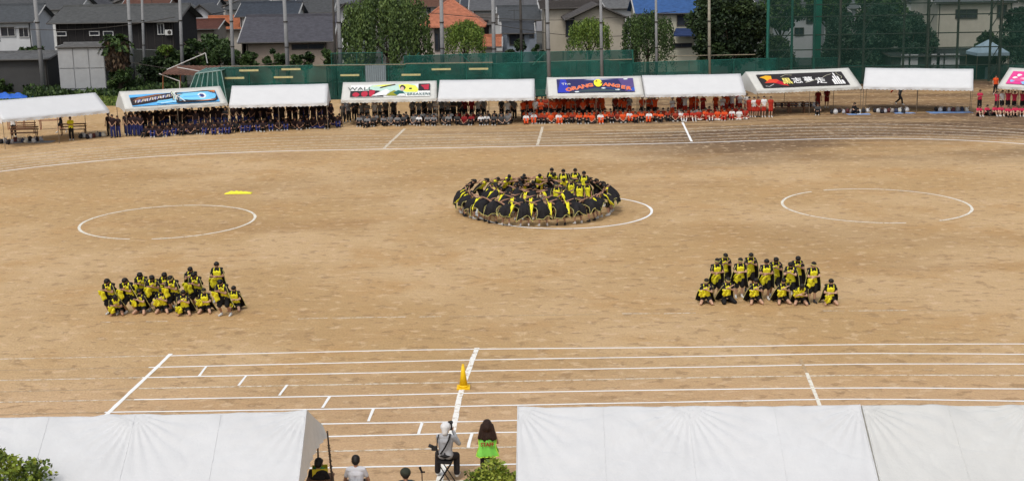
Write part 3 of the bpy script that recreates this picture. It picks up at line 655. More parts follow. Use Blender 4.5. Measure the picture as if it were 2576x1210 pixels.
def house(label, x0, x1, ye, yr, Y, dep, wall, roof, axis='x', zb=0.0, over=.6, wins=(), gside=0, name='house', cat='house', hip=False, yb=None, extras=None, fm=None):
    """front wall on depth Y between picture columns x0,x1; eave row ye, ridge row yr"""
    A, B = PY(x0, ye, Y-over), PY(x1, ye, Y-over); w = B.x-A.x; cx = (A.x+B.x)/2; ze_ = (A.z+B.z)/2
    ridgeY = Y+dep/2 if axis == 'x' else Y-over; zr_ = PY((x0+x1)/2, yr, ridgeY).z
    t = thing(name, label, cat, (cx, Y, zb)); hw = w/2-over; e = ze_-zb; r = zr_-zb
    sl = (r-e)/((dep/2+over) if axis == 'x' else w/2); ew = e+sl*over-.10
    wm, rm = wall_mat(wall), roof_mat(roof); mb = MB()
    P = [(-hw,0,0),(hw,0,0),(hw,dep,0),(-hw,dep,0)]; Q = [(x,y,ew) for x,y,_ in P]
    for i in range(4): mb.face([P[i], P[(i+1) % 4], Q[(i+1) % 4], Q[i]])
    k = r-.15
    if not hip:
        if axis == 'x': mb.face([(-hw,dep,ew),(-hw,0,ew),(-hw,dep/2,k)]); mb.face([(hw,0,ew),(hw,dep,ew),(hw,dep/2,k)])
        else: mb.face([(-hw,0,ew),(hw,0,ew),(0,0,k)]); mb.face([(hw,dep,ew),(-hw,dep,ew),(0,dep,k)])
    mb.out('wall', wm, t)
    W2 = w/2
    if hip:
        rl = max(0, W2-dep/2)*.6
        c = [(-W2,-over,e),(W2,-over,e),(W2,dep+over,e),(-W2,dep+over,e)]; R0, R1 = (-rl,dep/2,r), (rl,dep/2,r)
        for q in ((c[0],c[1],R1,R0),(c[2],c[3],R0,R1),(c[1],c[2],R1,R1),(c[3],c[0],R0,R0)): roof_slope(*q).out('roof', rm, t)
        MB().tube(R0, (R1[0]+.01, R1[1], R1[2]), .14, n=6).out('ridge_cap', rm, t)
        for a, b in ((c[0],R0),(c[1],R1)): MB().tube(a, b, .12, n=6).out('hip_cap', rm, t)
    elif axis == 'x':
        roof_slope((-W2,-over,e),(W2,-over,e),(W2,dep/2,r),(-W2,dep/2,r)).out('roof', rm, t)
        roof_slope((W2,dep+over,e),(-W2,dep+over,e),(-W2,dep/2,r),(W2,dep/2,r)).out('roof', rm, t)
        MB().box((0,dep/2,r+.08),(w+.1,.35,.28)).out('ridge_cap', rm, t)
        for s in (-1,1): MB().tube((s*(W2+.06),-over,e-.05),(s*(W2+.06),dep/2,r-.05),.09,n=4).out('verge_board', FRM if sum(wall) > .4 else FRD, t)
        MB().tube((-W2,-over-.08,e-.08),(W2,-over-.08,e-.08),.07,n=6).out('gutter', FRD, t)
    else:
        roof_slope((-W2,dep+over,e),(-W2,-over,e),(0,-over,r),(0,dep+over,r)).out('roof', rm, t)
        roof_slope((W2,-over,e),(W2,dep+over,e),(0,dep+over,r),(0,-over,r)).out('roof', rm, t)
        for s in (-1,1): MB().tube((s*W2,-over-.03,e-.08),(0,-over-.03,r-.08),.12,n=4).out('verge_board', FRD, t)
    for (px, py, ww, hh) in wins:
        p = PY(px, py, Y-.02); window(t, (p.x-cx, -.01, p.z-zb), ww, hh, fm=fm)
    if extras: extras(t, cx, zb, hw, e, r, wm, rm)
    if Y > 137 and name == 'house' and R.random() < .45:
        ax_, ay_ = R.uniform(-.5, .5)*hw, dep/2; mb = MB(); mb.tube((ax_,ay_,r-.1),(ax_,ay_,r+1.5),.03,n=5); mb.tube((ax_-.7,ay_,r+1.4),(ax_+.7,ay_,r+1.4),.02,n=4)
        for q in range(6): mb.tube((ax_-.6+q*.24,ay_-.35,r+1.4),(ax_-.6+q*.24,ay_+.35,r+1.4),.015,n=4)
        mb.out('antenna', FRD, t)
    if axis == 'x' and not hip and w > 6:
        for s in (-1, 1): MB().tube((s*(hw-.15), -.08, 0), (s*(hw-.15), -.08, ew), .05, n=6).out('downpipe', FRD, t)
    return t
WH, GR, BE = (.60,.60,.58), (.115,.12,.128), (.44,.37,.29)
house('white house with grey tiled roof at the far left behind the fence', -120, 84, 57, 15, 165, 8, (.55,.56,.57), (.10,.11,.12), wins=((20,80,1.8,1.2),(60,82,1.2,1.2)))
def blackx(t, cx, zb, hw, e, r, wm, rm):
    for px, py in ((155,86),(238,85),(273,85)):
        p = PY(px, py, 150); window(t, (p.x-cx, -.02, p.z-zb), 1.1, .45, fm=mat('frame_white', (.6,.6,.58), .5, .05), mull=False)
    p = PY(405, 74, 150); window(t, (p.x-cx, -.02, p.z-zb), .7, 1.2, fm=MATS['frame_white']); p = PY(426, 82, 150); ac(t, (p.x-cx, -.25, p.z-zb))
    for i in range(int(hw*2/.9)): MB().box((-hw+.45+i*.9, -.02, e/2+.6), (.05,.05,e-1.4)).out('batten', FRD, t)
house('long black timber house with grey roof behind the palm', 118, 448, 57, 16, 150, 11, (.022,.020,.020), (.125,.13,.13), extras=blackx, over=.7)
def shedx(t, cx, zb, hw, e, r, wm, rm):
    n = 3
    for i in range(n):
        for j in range(2): MB().box((-hw+(i+.5)*2*hw/n, -.04, e*(.28+.42*j)+.3), (2*hw/n-.1, .05, e*.40)).out('wall_panel', mat('pale_panel', (.36,.37,.38), .8, .1, 1), t)
house('shed with pale grey wall panels below the black house', 140, 262, 118, 112, 128, 5, (.30,.31,.32), (.2,.2,.2), extras=shedx, over=.1, name='shed', cat='shed')
house('dark low shed with grey roof behind the leftmost fence', -60, 122, 150, 134, 130, 6, (.06,.06,.06), (.17,.175,.18), over=.3, name='shed', cat='shed')
house('small house with red brown tiled roof right of the black house', 436, 548, 74, 52, 168, 7, (.30,.26,.22), (.14,.055,.04))
house('house with bright orange roof partly hidden by the slate roof', 505, 640, 74, 43, 178, 9, (.5,.45,.38), (.42,.15,.07))
house('wide house with large slate grey roof and beige wall, left of the big willow', 598, 837, 106, 41, 138, 9.5, (.36,.29,.235), (.105,.105,.125), wins=((775,118,3.4,.5),), over=.7, fm=FRD)
house('house with dark blue grey roof just behind the slate roof', 590, 748, 42, 8, 178, 9, WH, (.065,.078,.10))
house('grey roofed house with white gable beside the big willow', 735, 838, 33, -4, 188, 9, WH, (.10,.105,.11))
house('narrow white gabled house behind the thick pole left of the big willow', 835, 905, 40, 8, 160, 9, (.62,.62,.60), (.12,.12,.13), 'y', wins=((870,70,1.5,1.2),(880,95,1.5,1.0)))
house('small white gabled house under the top edge, above the brown roof', 418, 472, 34, 14, 198, 8, (.6,.6,.6), (.13,.13,.13), 'y', wins=((445,36,1.2,1),))
house('second small white gabled house, just right of the first one', 474, 532, 36, 12, 196, 8, (.5,.5,.52), (.11,.115,.12), 'y')
house('grey roofed house at the top left corner behind the white house', -40, 200, 26, -8, 198, 9, WH, (.12,.12,.11))
house('house with white gable at the top edge above the black house', 196, 240, 20, -4, 214, 9, (.65,.65,.65), (.12,.12,.13), 'y')
house('brown roofed house at the top edge above the black house', 300, 420, 22, -10, 214, 9, (.3,.2,.16), (.15,.07,.05))
house('dark hipped grey house at the top edge left of the slate roof', 560, 690, 24, -12, 226, 10, (.35,.33,.3), (.09,.095,.10), hip=True)
def arch(t, cx, zb, hw, e, r, wm, rm):
    p = PY(1103, 102, 145); window(t, (p.x-cx, -.02, p.z-zb), .8, 2.2, fm=FRD); MB().tube((p.x-cx, -.12, p.z-zb+1.1), (p.x-cx, .02, p.z-zb+1.1), .42, n=16).out('arch_head', FRD, t)
house('beige house with orange hipped tile roof right of the big willow', 1040, 1222, 68, -3, 145, 9, (.42,.36,.32), (.46,.175,.10), hip=True, extras=arch, over=.5)
house('white house wing with small orange lean-to roof right of the orange roof', 1190, 1252, 62, 40, 152, 6, (.56,.55,.50), (.14,.13,.12), wins=((1218,72,1.0,1.8),), fm=FRD)
house('little orange roofed annex under the white wing', 1205, 1262, 118, 92, 141, 3, (.5,.48,.42), (.40,.15,.08), name='annex', cat='annex')
house('blue grey house with dark roof between the orange and beige houses', 1250, 1362, 52, 18, 158, 9, (.24,.28,.34), (.10,.11,.12), wins=((1305,64,1.9,1.0),(1330,84,1.2,1.0)), fm=FRD)
house('lower blue grey wing with sloping dark roof beside the dark pole', 1262, 1345, 84, 58, 148, 6, (.25,.29,.34), (.08,.09,.105), wins=((1300,100,1.6,1.2),), fm=FRD)
house('grey roofed house at the top edge above the blue grey house', 1180, 1352, 26, -14, 182, 11, (.45,.45,.44), (.15,.155,.165))
house('wide beige house block with dark eave behind the second small willow', 1358, 1520, 20, 6, 150, 10, (.42,.38,.31), (.09,.08,.075), wins=((1500,40,1.2,.8),), over=.5)
house('beige house front with dark gable roof behind the second small willow', 1420, 1588, 50, 12, 141, 9, (.40,.36,.29), (.085,.075,.07), 'y', wins=((1434,70,.9,2.0),), fm=FRD, over=.6)
house('grey roofed house at the top edge right of the gable roof', 1500, 1610, 22, -16, 186, 10, (.5,.5,.5), (.18,.185,.19))
def bluex(t, cx, zb, hw, e, r, wm, rm):
    p = PY(1755, 108, 144); ac(t, (p.x-cx, -.3, p.z-zb))
    a, b = PY(1693, 90, 142.2), PY(1768, 89, 142.2); c, d = PY(1768, 71, 143.9), PY(1700, 72, 143.9); off = Vector((cx, 144, zb))
    roof_slope(a-off, b-off, c-off, d-off, 5).out('lean_to_roof', roof_mat((.03,.055,.15)), t)
house('cream house with bright blue tile roof left of the big dark tree', 1598, 1772, 34, -12, 144, 9, (.47,.45,.35), (.05,.13,.33), wins=((1725,52,1.9,1.1),(1715,115,2.2,.4)), extras=bluex, fm=FRD, over=.4)
house('pale grey building seen through the ball net left of the bright green column', 1975, 2062, 24, 8, 150, 9, (.42,.44,.45), (.15,.16,.17), wins=((2010,80,1.0,.8),(2040,50,1.0,.8)), fm=FRD)
house('second grey building behind the ball net right of the bright green column', 2066, 2140, 30, 14, 158, 9, (.33,.35,.36), (.14,.15,.15), wins=((2100,60,1.4,1),), fm=FRD)
house('large beige house behind the ball net at the upper right', 2355, 2560, 7, -14, 148, 10, (.50,.47,.39), (.20,.21,.23), wins=((2431,36,2.4,.95),(2520,30,1.0,1.4)), fm=FRD, over=.4)
def garx(t, cx, zb, hw, e, r, wm, rm):
    DW = mat('door_white', (.55,.56,.57), .6, .08)
    for px, w_ in ((2277,1.0),(2296,1.0),(2352,.9),(2365,.9),(2392,1.7)): p = PY(px, 186, 131.9); o = MB().box((p.x-cx, -.05, 1.25), (w_-.06, .06, 2.3)).out('door', DW, t); MB().box((p.x-cx+w_*.32, -.11, 1.2), (.06,.05,.2)).out('handle', FRD, o)
    for px in (2322, 2336, 2440): p = PY(px, 178, 131.9); window(t, (p.x-cx, -.02, p.z-zb), .8, .9, fm=FRM)
house('dark garage row with white doors below the beige house', 2240, 2500, 140, 128, 132, 6, (.05,.055,.055), (.06,.065,.07), extras=garx, over=.2, name='garage', cat='garage')
o = G(2508, 206)+Vector((0, 3, 0)); t = thing('canopy', 'pale blue pop-up canopy with pointed top behind the right net', 'canopy', o)
mb = MB(); ap = (0,0,3.9)
for a in range(4): x, y = [(-1.6,-1.6),(1.6,-1.6),(1.6,1.6),(-1.6,1.6)][a]; x2, y2 = [(1.6,-1.6),(1.6,1.6),(-1.6,1.6),(-1.6,-1.6)][a]; mb.face([(x,y,2.7),(x2,y2,2.7),ap]); mb.face([(x,y,2.4),(x2,y2,2.4),(x2,y2,2.7),(x,y,2.7)])
mb.out('canopy_cloth', mat('canopy_blue', (.35,.48,.58), .7, .1), t)
for x, y in ((-1.55,-1.55),(1.55,-1.55),(1.55,1.55),(-1.55,1.55)): MB().tube((x,y,0),(x,y,2.5),.03,n=6).out('leg', POLE, t)
mb = MB().box((0,0,.6),(2.4,.9,1.2)).out('cabinet', mat('teal_grey', (.10,.17,.18), .6, .2), label='teal grey storage cabinet beside the canopy behind the net', cat='cabinet', loc=G(2470, 204)+Vector((0,2,0)))
# rows of further houses up the town, mostly cut by the top edge
kinds = [((.10,.105,.115), WH), ((.14,.14,.14), (.4,.38,.34)), ((.18,.09,.06), (.45,.42,.38)), ((.08,.09,.11), (.55,.54,.52)), ((.16,.17,.18), (.3,.3,.32))]
k = 0
for Y, py, step in ((232, 10, 150), (262, -2, 165), (300, -12, 190)):
    x = -80+R.random()*60
    while x < 2700:
        w_ = step*R.uniform(.7, .95); rc, wc = kinds[k % 5]
        house(['grey','brown','reddish','dark blue','light grey'][k % 5]+f' roofed far house, {k+1}{"st" if k % 10 == 0 and k != 10 else "nd" if k % 10 == 1 and k != 11 else "rd" if k % 10 == 2 and k != 12 else "th"} in the rows along the top edge', x, x+w_, py+10+R.uniform(-4,4), py-14, Y, R.uniform(8,10), wc, rc, R.choice('xxy'), wins=((x+w_*.5, py+16, 1.6, 1.0),), ) ; x += step; k += 1

# ------------------------------------------------------------------ plants
def leafmats(name, cols): return [mat(f'{name}_{i}', c, .6, .25, .9) for i, c in enumerate(cols)]
LM_W = leafmats('willow_leaf', ((.075,.12,.032),(.115,.17,.045),(.04,.068,.022)))
LM_D = leafmats('dark_leaf', ((.024,.044,.016),(.042,.07,.022),(.014,.028,.013)))
LM_G = leafmats('mid_leaf', ((.04,.075,.02),(.07,.115,.03),(.02,.04,.014)))
LM_Y = leafmats('bright_leaf', ((.12,.19,.03),(.18,.25,.045),(.05,.09,.018)))
LM_P = leafmats('pine_leaf', ((.02,.045,.028),(.035,.07,.04),(.012,.03,.02)))
BARK = mat('bark', (.09,.07,.05), .95, .3, 4, .05, 12)
def leaf(mb, p, s, mi, d=None):
    d = d or Vector((R.gauss(0,1), R.gauss(0,1), R.gauss(0,1))).normalized(); a = d.orthogonal().normalized()
    a = (Matrix.Rotation(R.random()*6.28, 3, d) @ a)*s*.32; dd = d*s*.5
    mb.face([p-dd, p+a, p+dd, p-a], mi)
def clump_crown(rx, ry, rz, n, s, clumps=26, seed=0, flat=0):
    """leaves gathered in clumps spread through an ellipsoid"""
    mb = MB(); C = []
    for i in range(clumps):
        d = Vector((R.gauss(0,1), R.gauss(0,1), R.gauss(0,1))).normalized(); r = R.uniform(.45, 1.0)**.6*.85
        q = 1+.35*nz(d.x*2, d.y*2, d.z*2+seed+rx*7); C.append((Vector((d.x*rx*r*q, d.y*ry*r*q, d.z*rz*r*q)), R.uniform(.16,.42)*min(rx, rz), R.choice((0,0,1,2))))
    for i in range(n):
        c, cr, mi = C[i % clumps]; d = Vector((R.gauss(0,1), R.gauss(0,1), R.gauss(0,1))).normalized(); rr = cr*R.uniform(.55,1.12)
        p = c+Vector((d.x, d.y, d.z*.8))*rr
        mb.v; leaf(mb, p, s*R.uniform(.6,1.4), mi if R.random() < .7 else R.randrange(3), (d+Vector((R.gauss(0,.8),R.gauss(0,.8),R.gauss(0,.8)))).normalized())
    return mb
def willow_crown(rx, rz, n, s, strands=170, drop=1.0):
    mb = MB()
    for i in range(strands):
        a = R.random()*6.283; q = R.random()**.5; x, y = math.cos(a)*rx*q, math.sin(a)*rx*q
        z = rz*math.sqrt(max(0, 1-q*q*.8))*R.uniform(.8,1.05)+.15*nz(x, y, 3, 1.5)*rz; L = R.uniform(.5,1.25)*rz*drop*(.6+.6*q); mi = R.choice((0,0,1,2)); ph = R.random()*6
        k = int(n/strands)
        for j in range(k):
            t = j/k; p = Vector((x*(1+.15*t)+.12*math.sin(ph+t*4)+R.gauss(0,.07*rx**.5), y*(1+.15*t)+R.gauss(0,.1), z-L*t+R.gauss(0,.06)))
            leaf(mb, p, s*R.uniform(.7,1.4), mi if R.random() < .75 else R.randrange(3), Vector((R.gauss(0,.35), R.gauss(0,.35), -1)).normalized())
    return mb
def limbs(t, h, spread, r, n=5):
    MB().tube((0,0,0), (0,0,h), r, r*.6, n=9).out('trunk', BARK, t, True)
    for i in range(n):
        a = 6.28*i/n+R.random(); b = (math.cos(a)*spread, math.sin(a)*spread, h+spread*R.uniform(.5,1.0)); mb = MB(); mb.tube((0,0,h*R.uniform(.6,.95)), b, r*.5, r*.15, n=6); mb.out('limb', BARK, t, True)
def tree(label, px0, px1, yt, ybase, kind, lm, n, s, name='tree', cat='tree', dy=0, crown_low=None, clumps=30, group=None):
    b = G((px0+px1)/2, ybase)+Vector((0, dy, 0)); a, c = PY(px0, yt, b.y), PY(px1, yt, b.y); top = (a.z+c.z)/2; rx = (c.x-a.x)/2
    low = 0.8 if crown_low is None else PY((px0+px1)/2, crown_low, b.y).z
    t = thing(name, label, cat, (b.x, b.y, 0), 0, group)
    if kind == 'willow':
        rz = (top-low)*.55; limbs(t, max(1, top-rz*1.5), rx*.5, .12+.03*rx); o = willow_crown(rx, rz, n, s, drop=1.5).out('crown', lm, t, kind='stuff'); o.location = (0, 0, top-rz)
    else:
        rz = (top-low)/2; limbs(t, max(.4, low+rz*.6), rx*.6, .1+.03*rx); o = clump_crown(rx*.86, rx*.7, rz*.9, n, s, clumps).out('crown', lm, t, kind='stuff'); o.location = (0, 0, low+rz)
    return t
tree('big dark green weeping willow between the slate roof and the orange roof', 872, 1085, -25, 225, 'willow', LM_W, 17000, .26, 'willow_tree', crown_low=165)
tree('small bright round willow in front of the orange roofed house', 1124, 1218, 52, 232, 'willow', LM_Y, 7500, .16, 'willow_tree', crown_low=135)
tree('small round willow in front of the beige gabled house', 1434, 1532, 46, 228, 'willow', LM_Y, 7500, .16, 'willow_tree', crown_low=125)
tree('looser taller willow left of the blue roofed house wall', 1566, 1692, 30, 226, 'willow', LM_G, 9500, .18, 'willow_tree', crown_low=142)
tree('huge dense dark tree right of the blue roofed house', 1728, 1945, -40, 215, 'c', LM_D, 22000, .34, crown_low=175, clumps=60)
tree('leafy top of the dark tree leaning left against the cream house', 1738, 1800, 60, 216, 'c', LM_G, 3000, .3, crown_low=160, clumps=20)
tree('lower green bush in front of the huge dark tree', 1788, 1880, 95, 218, 'c', LM_D, 4500, .3, crown_low=172, clumps=24)
for px0, px1, yt, low, lm, lab in ((2090,2200,25,175,LM_P,'dark pine behind the ball net left of the garage'),(2180,2290,-5,120,LM_P,'tall dark conifer behind the ball net'),(2265,2375,25,140,LM_P,'drooping pine beside the beige house behind the net'),(1950,2060,-30,60,LM_G,'green treetop above the grey building at the top edge'),(2060,2200,-40,50,LM_G,'broad green treetop at the top edge behind the net'),(2210,2330,-40,60,LM_G,'green treetop at the top edge left of the beige house'),(2545,2640,5,150,LM_P,'dark pine at the right edge behind the net'),(2480,2560,80,150,LM_D,'low dark shrub tree beside the pale blue canopy'),(1930,2010,60,190,LM_D,'dark bushy tree behind the left end of the ball net'),(2130,2240,70,190,LM_P,'lower dark pine in front of the second grey building')):
    tree(lab, px0-15, px1+15, yt, 200, 'c', lm, 9500, .30, crown_low=low+25, dy=9 if low < 100 else 4, clumps=44)
tree('dark leafy tree cut off by the left edge', -60, 16, 50, 222, 'c', LM_D, 3000, .3, crown_low=150)
tree('leafy green tree between the palm and the grey pole', 375, 470, 105, 222, 'c', LM_G, 5000, .34, crown_low=215)
tree('broad leafy tree in front of the red brown roof', 425, 605, 82, 216, 'c', LM_G, 9000, .36, crown_low=185, clumps=40)
tree('leafy bushes under the big pole by the red brown roof', 520, 615, 105, 222, 'c', LM_G, 4500, .3, crown_low=185)
tree('small leafy tree at the corner of the slate roofed house', 395, 450, 110, 225, 'c', LM_Y, 1500, .25, crown_low=140)
tree('dark shrubby tree behind the shelter with white pipes', 318, 480, 128, 225, 'c', LM_D, 7000, .3, crown_low=215)
tree('round green shrub behind the pale shed', 25, 125, 112, 212, 'c', LM_G, 3000, .3, crown_low=160, dy=2)
for px0, px1, yt, lab in ((590,665,122,'bare twiggy shrub left of the slate house door'),(645,735,120,'leafy shrub under the slate roof'),(725,815,130,'low shrub right of the grey pole under the slate roof'),(785,900,120,'thin leafy shrub left of the big willow'),(1260,1345,98,'dark clipped garden pine in front of the blue grey house'),(1335,1372,105,'small yellow green shrub at the beige house corner')):
    tree(lab, px0, px1, yt, 215, 'c', LM_G if 'dark' not in lab else LM_D, 2600, .28, 'shrub', 'shrub', crown_low=185, clumps=13)
# shaggy palm
b = G(303, 238); t = thing('palm_tree', 'shaggy palm with brown hanging dead fronds in front of the black house', 'palm', b); H = PY(303, 100, b.y).z
MB().tube((0,0,0),(0,0,H),.35,.25,n=10).out('trunk', BARK, t, True)
BRN = [mat('dead_frond_0', (.07,.045,.03), .9, .3), mat('dead_frond_1', (.11,.075,.045), .9, .3), mat('dead_frond_2', (.04,.03,.022), .9, .3)]
mb = MB()
for i in range(1600): z = R.uniform(H*.45, H*.95); a = R.random()*6.28; r_ = R.uniform(.3,1.15); leaf(mb, Vector((math.cos(a)*r_, math.sin(a)*r_, z)), .45, R.randrange(3), Vector((R.gauss(0,.25), R.gauss(0,.25), -1)).normalized())
mb.out('dead_fronds', BRN, t, kind='stuff')
for i in range(26):
    a = 6.28*i/26+R.random()*.3; el = R.uniform(-.3,1.1); mb = MB(); L = R.uniform(1.5,2.0)
    for j in range(14):
        s = j/14; p = Vector((math.cos(a)*math.cos(el)*L*s, math.sin(a)*math.cos(el)*L*s, H+math.sin(el)*L*s-1.3*s*s))
        for sg in (-1,1): leaf(mb, p+Vector((-math.sin(a)*sg*.15, math.cos(a)*sg*.15, -.05)), .45, R.randrange(3), Vector((math.cos(a)*.6-math.sin(a)*sg, math.sin(a)*.6+math.cos(a)*sg, -.3)).normalized())
    mb.out('frond', LM_G, t)
for px0, px1, yt, yb, lab in ((262,352,160,238,'dark leafy bush at the foot of the shaggy palm'),(-30,45,195,238,'low round hedge bush at the far left edge')):
    tree(lab, px0, px1, yt, yb, 'c', LM_G, 3500, .26, 'bush', 'bush', crown_low=yb-4, clumps=26)
# weedy strip and grass
mb = MB()
for i in range(16000):
    px = R.uniform(-60, 470); py = R.uniform(214, 252 if px > 60 else 238)-(px*.02); p = G(px, py); h = .55+.5*nz(p.x*.3, p.y*.3, 5)+R.random()*.3
    leaf(mb, p+Vector((0,0,max(.05,h)*R.random())), R.uniform(.2,.5), R.randrange(3), Vector((R.gauss(0,.5),R.gauss(0,.5),1)).normalized())
mb.out('weeds', LM_G, kind='stuff', label='tangled green weeds along the bank behind the leftmost tents')
GRASS = mat('lawn_green', (.09,.13,.028), .95, .35, 1.5, .05, 8)
c = [G(-60, 262), G(330, 268), G(330, 236), G(-60, 232)]; mb = MB(); mb.grid(lambda u, v: (c[0].lerp(c[1], u)).lerp(c[3].lerp(c[2], u), v)+Vector((0,0,.012)), 4, 4); mb.out('lawn', GRASS, kind='structure', label='green grass verge between the two leftmost tents')
mb = MB(); GB_ = [mat('blade_0', (.13,.19,.035), .8, .3), mat('blade_1', (.19,.23,.05), .8, .3), mat('blade_2', (.07,.11,.02), .8, .3)]
for i in range(9000):
    p = c[0].lerp(c[1], R.random()).lerp(c[3].lerp(c[2], R.random()), R.random()); leaf(mb, p+Vector((0,0,.08)), .28, R.randrange(3), Vector((R.gauss(0,.6),R.gauss(0,.6),1)).normalized())
mb.out('grass', GB_, kind='stuff', label='short grass tufts on the verge behind the leftmost tents')
def rumple(name, m, label, cat, loc, w, d, h, seed, group=None, nu=30, nv=18):
    mb = MB(); mb.grid(lambda u, v: ((u-.5)*w*(1+.12*nz(v*4, seed)), (v-.5)*d*(1+.3*nz(u*5, seed+9)), .015+h*max(0, math.sin(math.pi*u)*math.sin(math.pi*v))**.6*(.45+.9*abs(nz(u*6, v*5, seed)))), nu, nv, thick=.008)
    return mb.out(name, m, None, True, label=label, cat=cat, loc=loc, group=group)
BLUE = mat('blue_tarp', (.03,.13,.55), .6, .15, 3); LBL = mat('pale_blue_tarp', (.20,.34,.62), .6, .15, 3)
rumple('tarpaulin', BLUE, 'bright blue tarpaulin behind the leftmost white tent', 'tarpaulin', G(12, 250), 5.5, 2, .75, 1)
rumple('plastic_sheet', mat('pale_sheet', (.38,.47,.43), .6, .2), 'pale crumpled sheet lying on the grass bank behind the first tent', 'plastic sheet', G(240, 238), 1.6, 1, .35, 2)
rumple('yellow_cloth', mat('yellow_cloth', (.85,.80,.06), .8, .12, 6), 'crumpled bright yellow cloth lying alone on the sand', 'cloth', G(600, 487), 1.5, .5, .14, 7)
# near shrubs at the bottom edge
def near_bush(label, px0, px1, yt, h, n, s):
    b = G((px0+px1)/2, yt, h); rx = (px1-px0)/2*b.y/FOC*1.02; t = thing('shrub', label, 'shrub', (b.x, b.y+rx*.0, 0))
    limbs(t, h*.6, rx*.5, .06, 6); mb = clump_crown(rx, rx*.8, h*.45, n, s, 60); o = mb.out('crown', leafmats('near_leaf', ((.20,.27,.03),(.32,.38,.06),(.08,.12,.018))), t, kind='stuff'); o.location = (0,0,h*.58); return t
near_bush('bright green leafy shrub in the bottom left corner in front of the tent roof', -120, 138, 1132, 3.0, 9000, .10)
near_bush('bright green shrub at the bottom edge in front of the staff member', 1160, 1318, 1160, 1.7, 7000, .085)
# traffic cone
t = thing('traffic_cone', 'yellow traffic cone standing beside the finish line', 'traffic cone', G(1166, 975)); CY = mat('cone_yellow', (.88,.56,.01), .45, .05)
MB().box((0,0,.02),(.39,.39,.04)).out('base', CY, t)
mb = MB(); mb.tube((0,0,.04),(0,0,.10),.15,.135,n=20); mb.tube((0,0,.10),(0,0,.72),.125,.035,n=20); mb.out('cone_body', CY, t, True); MB().tube((0,0,.72),(0,0,.735),.04,.036,n=14).out('rim', CY, t)
# benches and tables under tent 1
WD = mat('brown_wood', (.17,.085,.045), .7, .3, 6, stretch=(1,6,6)); WDR = mat('red_wood', (.22,.07,.04), .6, .2, 6)
def bench(px, py, w, label, table=False, rz=.1):
    t = thing('table' if table else 'bench', label, 'table' if table else 'bench', G(px, py), rz, 'wooden benches and tables under the leftmost tent')
    m = WDR if table else WD; h = .72 if table else .42
    for k in range(3): MB().box((0, (k-1)*.13, h), (w, .11, .035)).out('tabletop_board' if table else 'seat_slat', m, t)
    if not table:
        for k in range(2): MB().box((0, .25+.02*k, .62+.18*k), (w, .03, .09)).out('back_slat', m, t)
    for sx in (-1,1):
        mb = MB(); mb.box((sx*(w/2-.1),-.15,h/2-.01),(.05,.05,h-.02)); mb.out('leg', m, t); mb = MB(); hh = .86 if not table else h-.02; mb.box((sx*(w/2-.1),.215,hh/2),(.05,.05,hh)); mb.out('leg', m, t)
    return t
bench(62, 348, 2.0, 'wooden bench beside the man in the white shirt under the first tent', rz=.06); bench(58, 337, 1.9, 'second wooden bench, just behind the other one by the white shirted man')
bench(185, 340, 1.9, 'wooden bench behind the boy in the yellow shirt', rz=.1); bench(42, 326, 1.4, 'red brown table behind the benches at the far left', True); bench(128, 326, 1.7, 'red brown table in the middle of the first tent', True); 
for i, px in enumerate((1965, 2005, 2040)): bench(px, 285+(-1 if i else 0), 1.3, f'wooden bench loaded with bags {["at the left","in the middle","at the right"][i]} under the black banner tent', rz=.02)
# bags
BAGC = [(.03,.03,.035),(.55,.55,.55),(.025,.022,.03),(.42,.42,.45),(.10,.03,.03),(.30,.27,.25),(.04,.05,.09),(.6,.58,.5)]
BM = [mat(f'bag_cloth_{i}', c, .8, .25, 8) for i, c in enumerate(BAGC)]
BP = []
for i in range(4):
    mb = MB(); w_ = R.uniform(.16,.24); mb.ell((0,0,.16),w_,w_*.7,.19); mb.ell((.04,-.1,.12),w_*.7,.1,.11); mb.ell((-.03,.03,.28),w_*.6,.1,.09); mb.cap((-w_*.5,-.05,.3),(w_*.4,-.02,.36),.03)
    BP.append(remesh(mb, .035, 2, 1, 'bag'))
def bags(lst, where):
    for i, (px, py, z) in enumerate(lst):
        t = thing('bag', f'{["black","white","dark","pale grey","maroon","brown","navy","cream"][i % 8]} bag, {i+1}{["st","nd","rd"][i] if i < 3 else "th"} from the left, {where}', 'bag', G(px, py)+Vector((0,0,z)), R.random()*6, f'bags left {where}')
        link('body', BP[i % 4], BM[i % 8], t); mb = MB(); pts = [(-.12,-.1,.3),(-.1,-.16,.4),(.05,-.17,.42),(.12,-.1,.3)]
        for a, b in zip(pts[:-1], pts[1:]): mb.tube(a, b, .014, n=5)
        mb.out('strap', BM[(i+2) % 8], t)
bags([(x, 362-.05*x+R.uniform(-3,3), 0) for x in range(4, 106, 9)], 'before the far left benches')
bags([(x, 349-.04*(x-200)+R.uniform(-3,2), 0) for x in range(204, 268, 8)], 'right of the yellow shirted boy')
bags([(x, 283+R.uniform(-1,1), .44) for x in range(1948, 2062, 9)], 'on the benches under the black banner')
bags([(x, 287+R.uniform(-3,1), 0) for x in range(2092, 2186, 10)], 'on the ground under the black banner')
bags([(x, 284+R.uniform(-2,2), 0) for x in range(2200, 2290, 9)], 'under the left half of the plain right tent')
bags([(x, 281+R.uniform(-1,1), 0) for x in range(2354, 2440, 11)], 'on the pale blue sheet')
rumple('picnic_sheet', LBL, 'light blue sheet under dark bags at the right end of the plain tent', 'picnic sheet', G(2388, 283), 3.4, 1.3, .03, 4)
rumple('picnic_sheet', LBL, 'small light blue sheet among the bags right of the black banner tent', 'picnic sheet', G(2275, 285), 1.6, .7, .03, 5)
rumple('picnic_sheet', LBL, 'blue sheet at the right end of the bags under the black banner tent', 'picnic sheet', G(2160, 288), 1.8, .8, .03, 6)
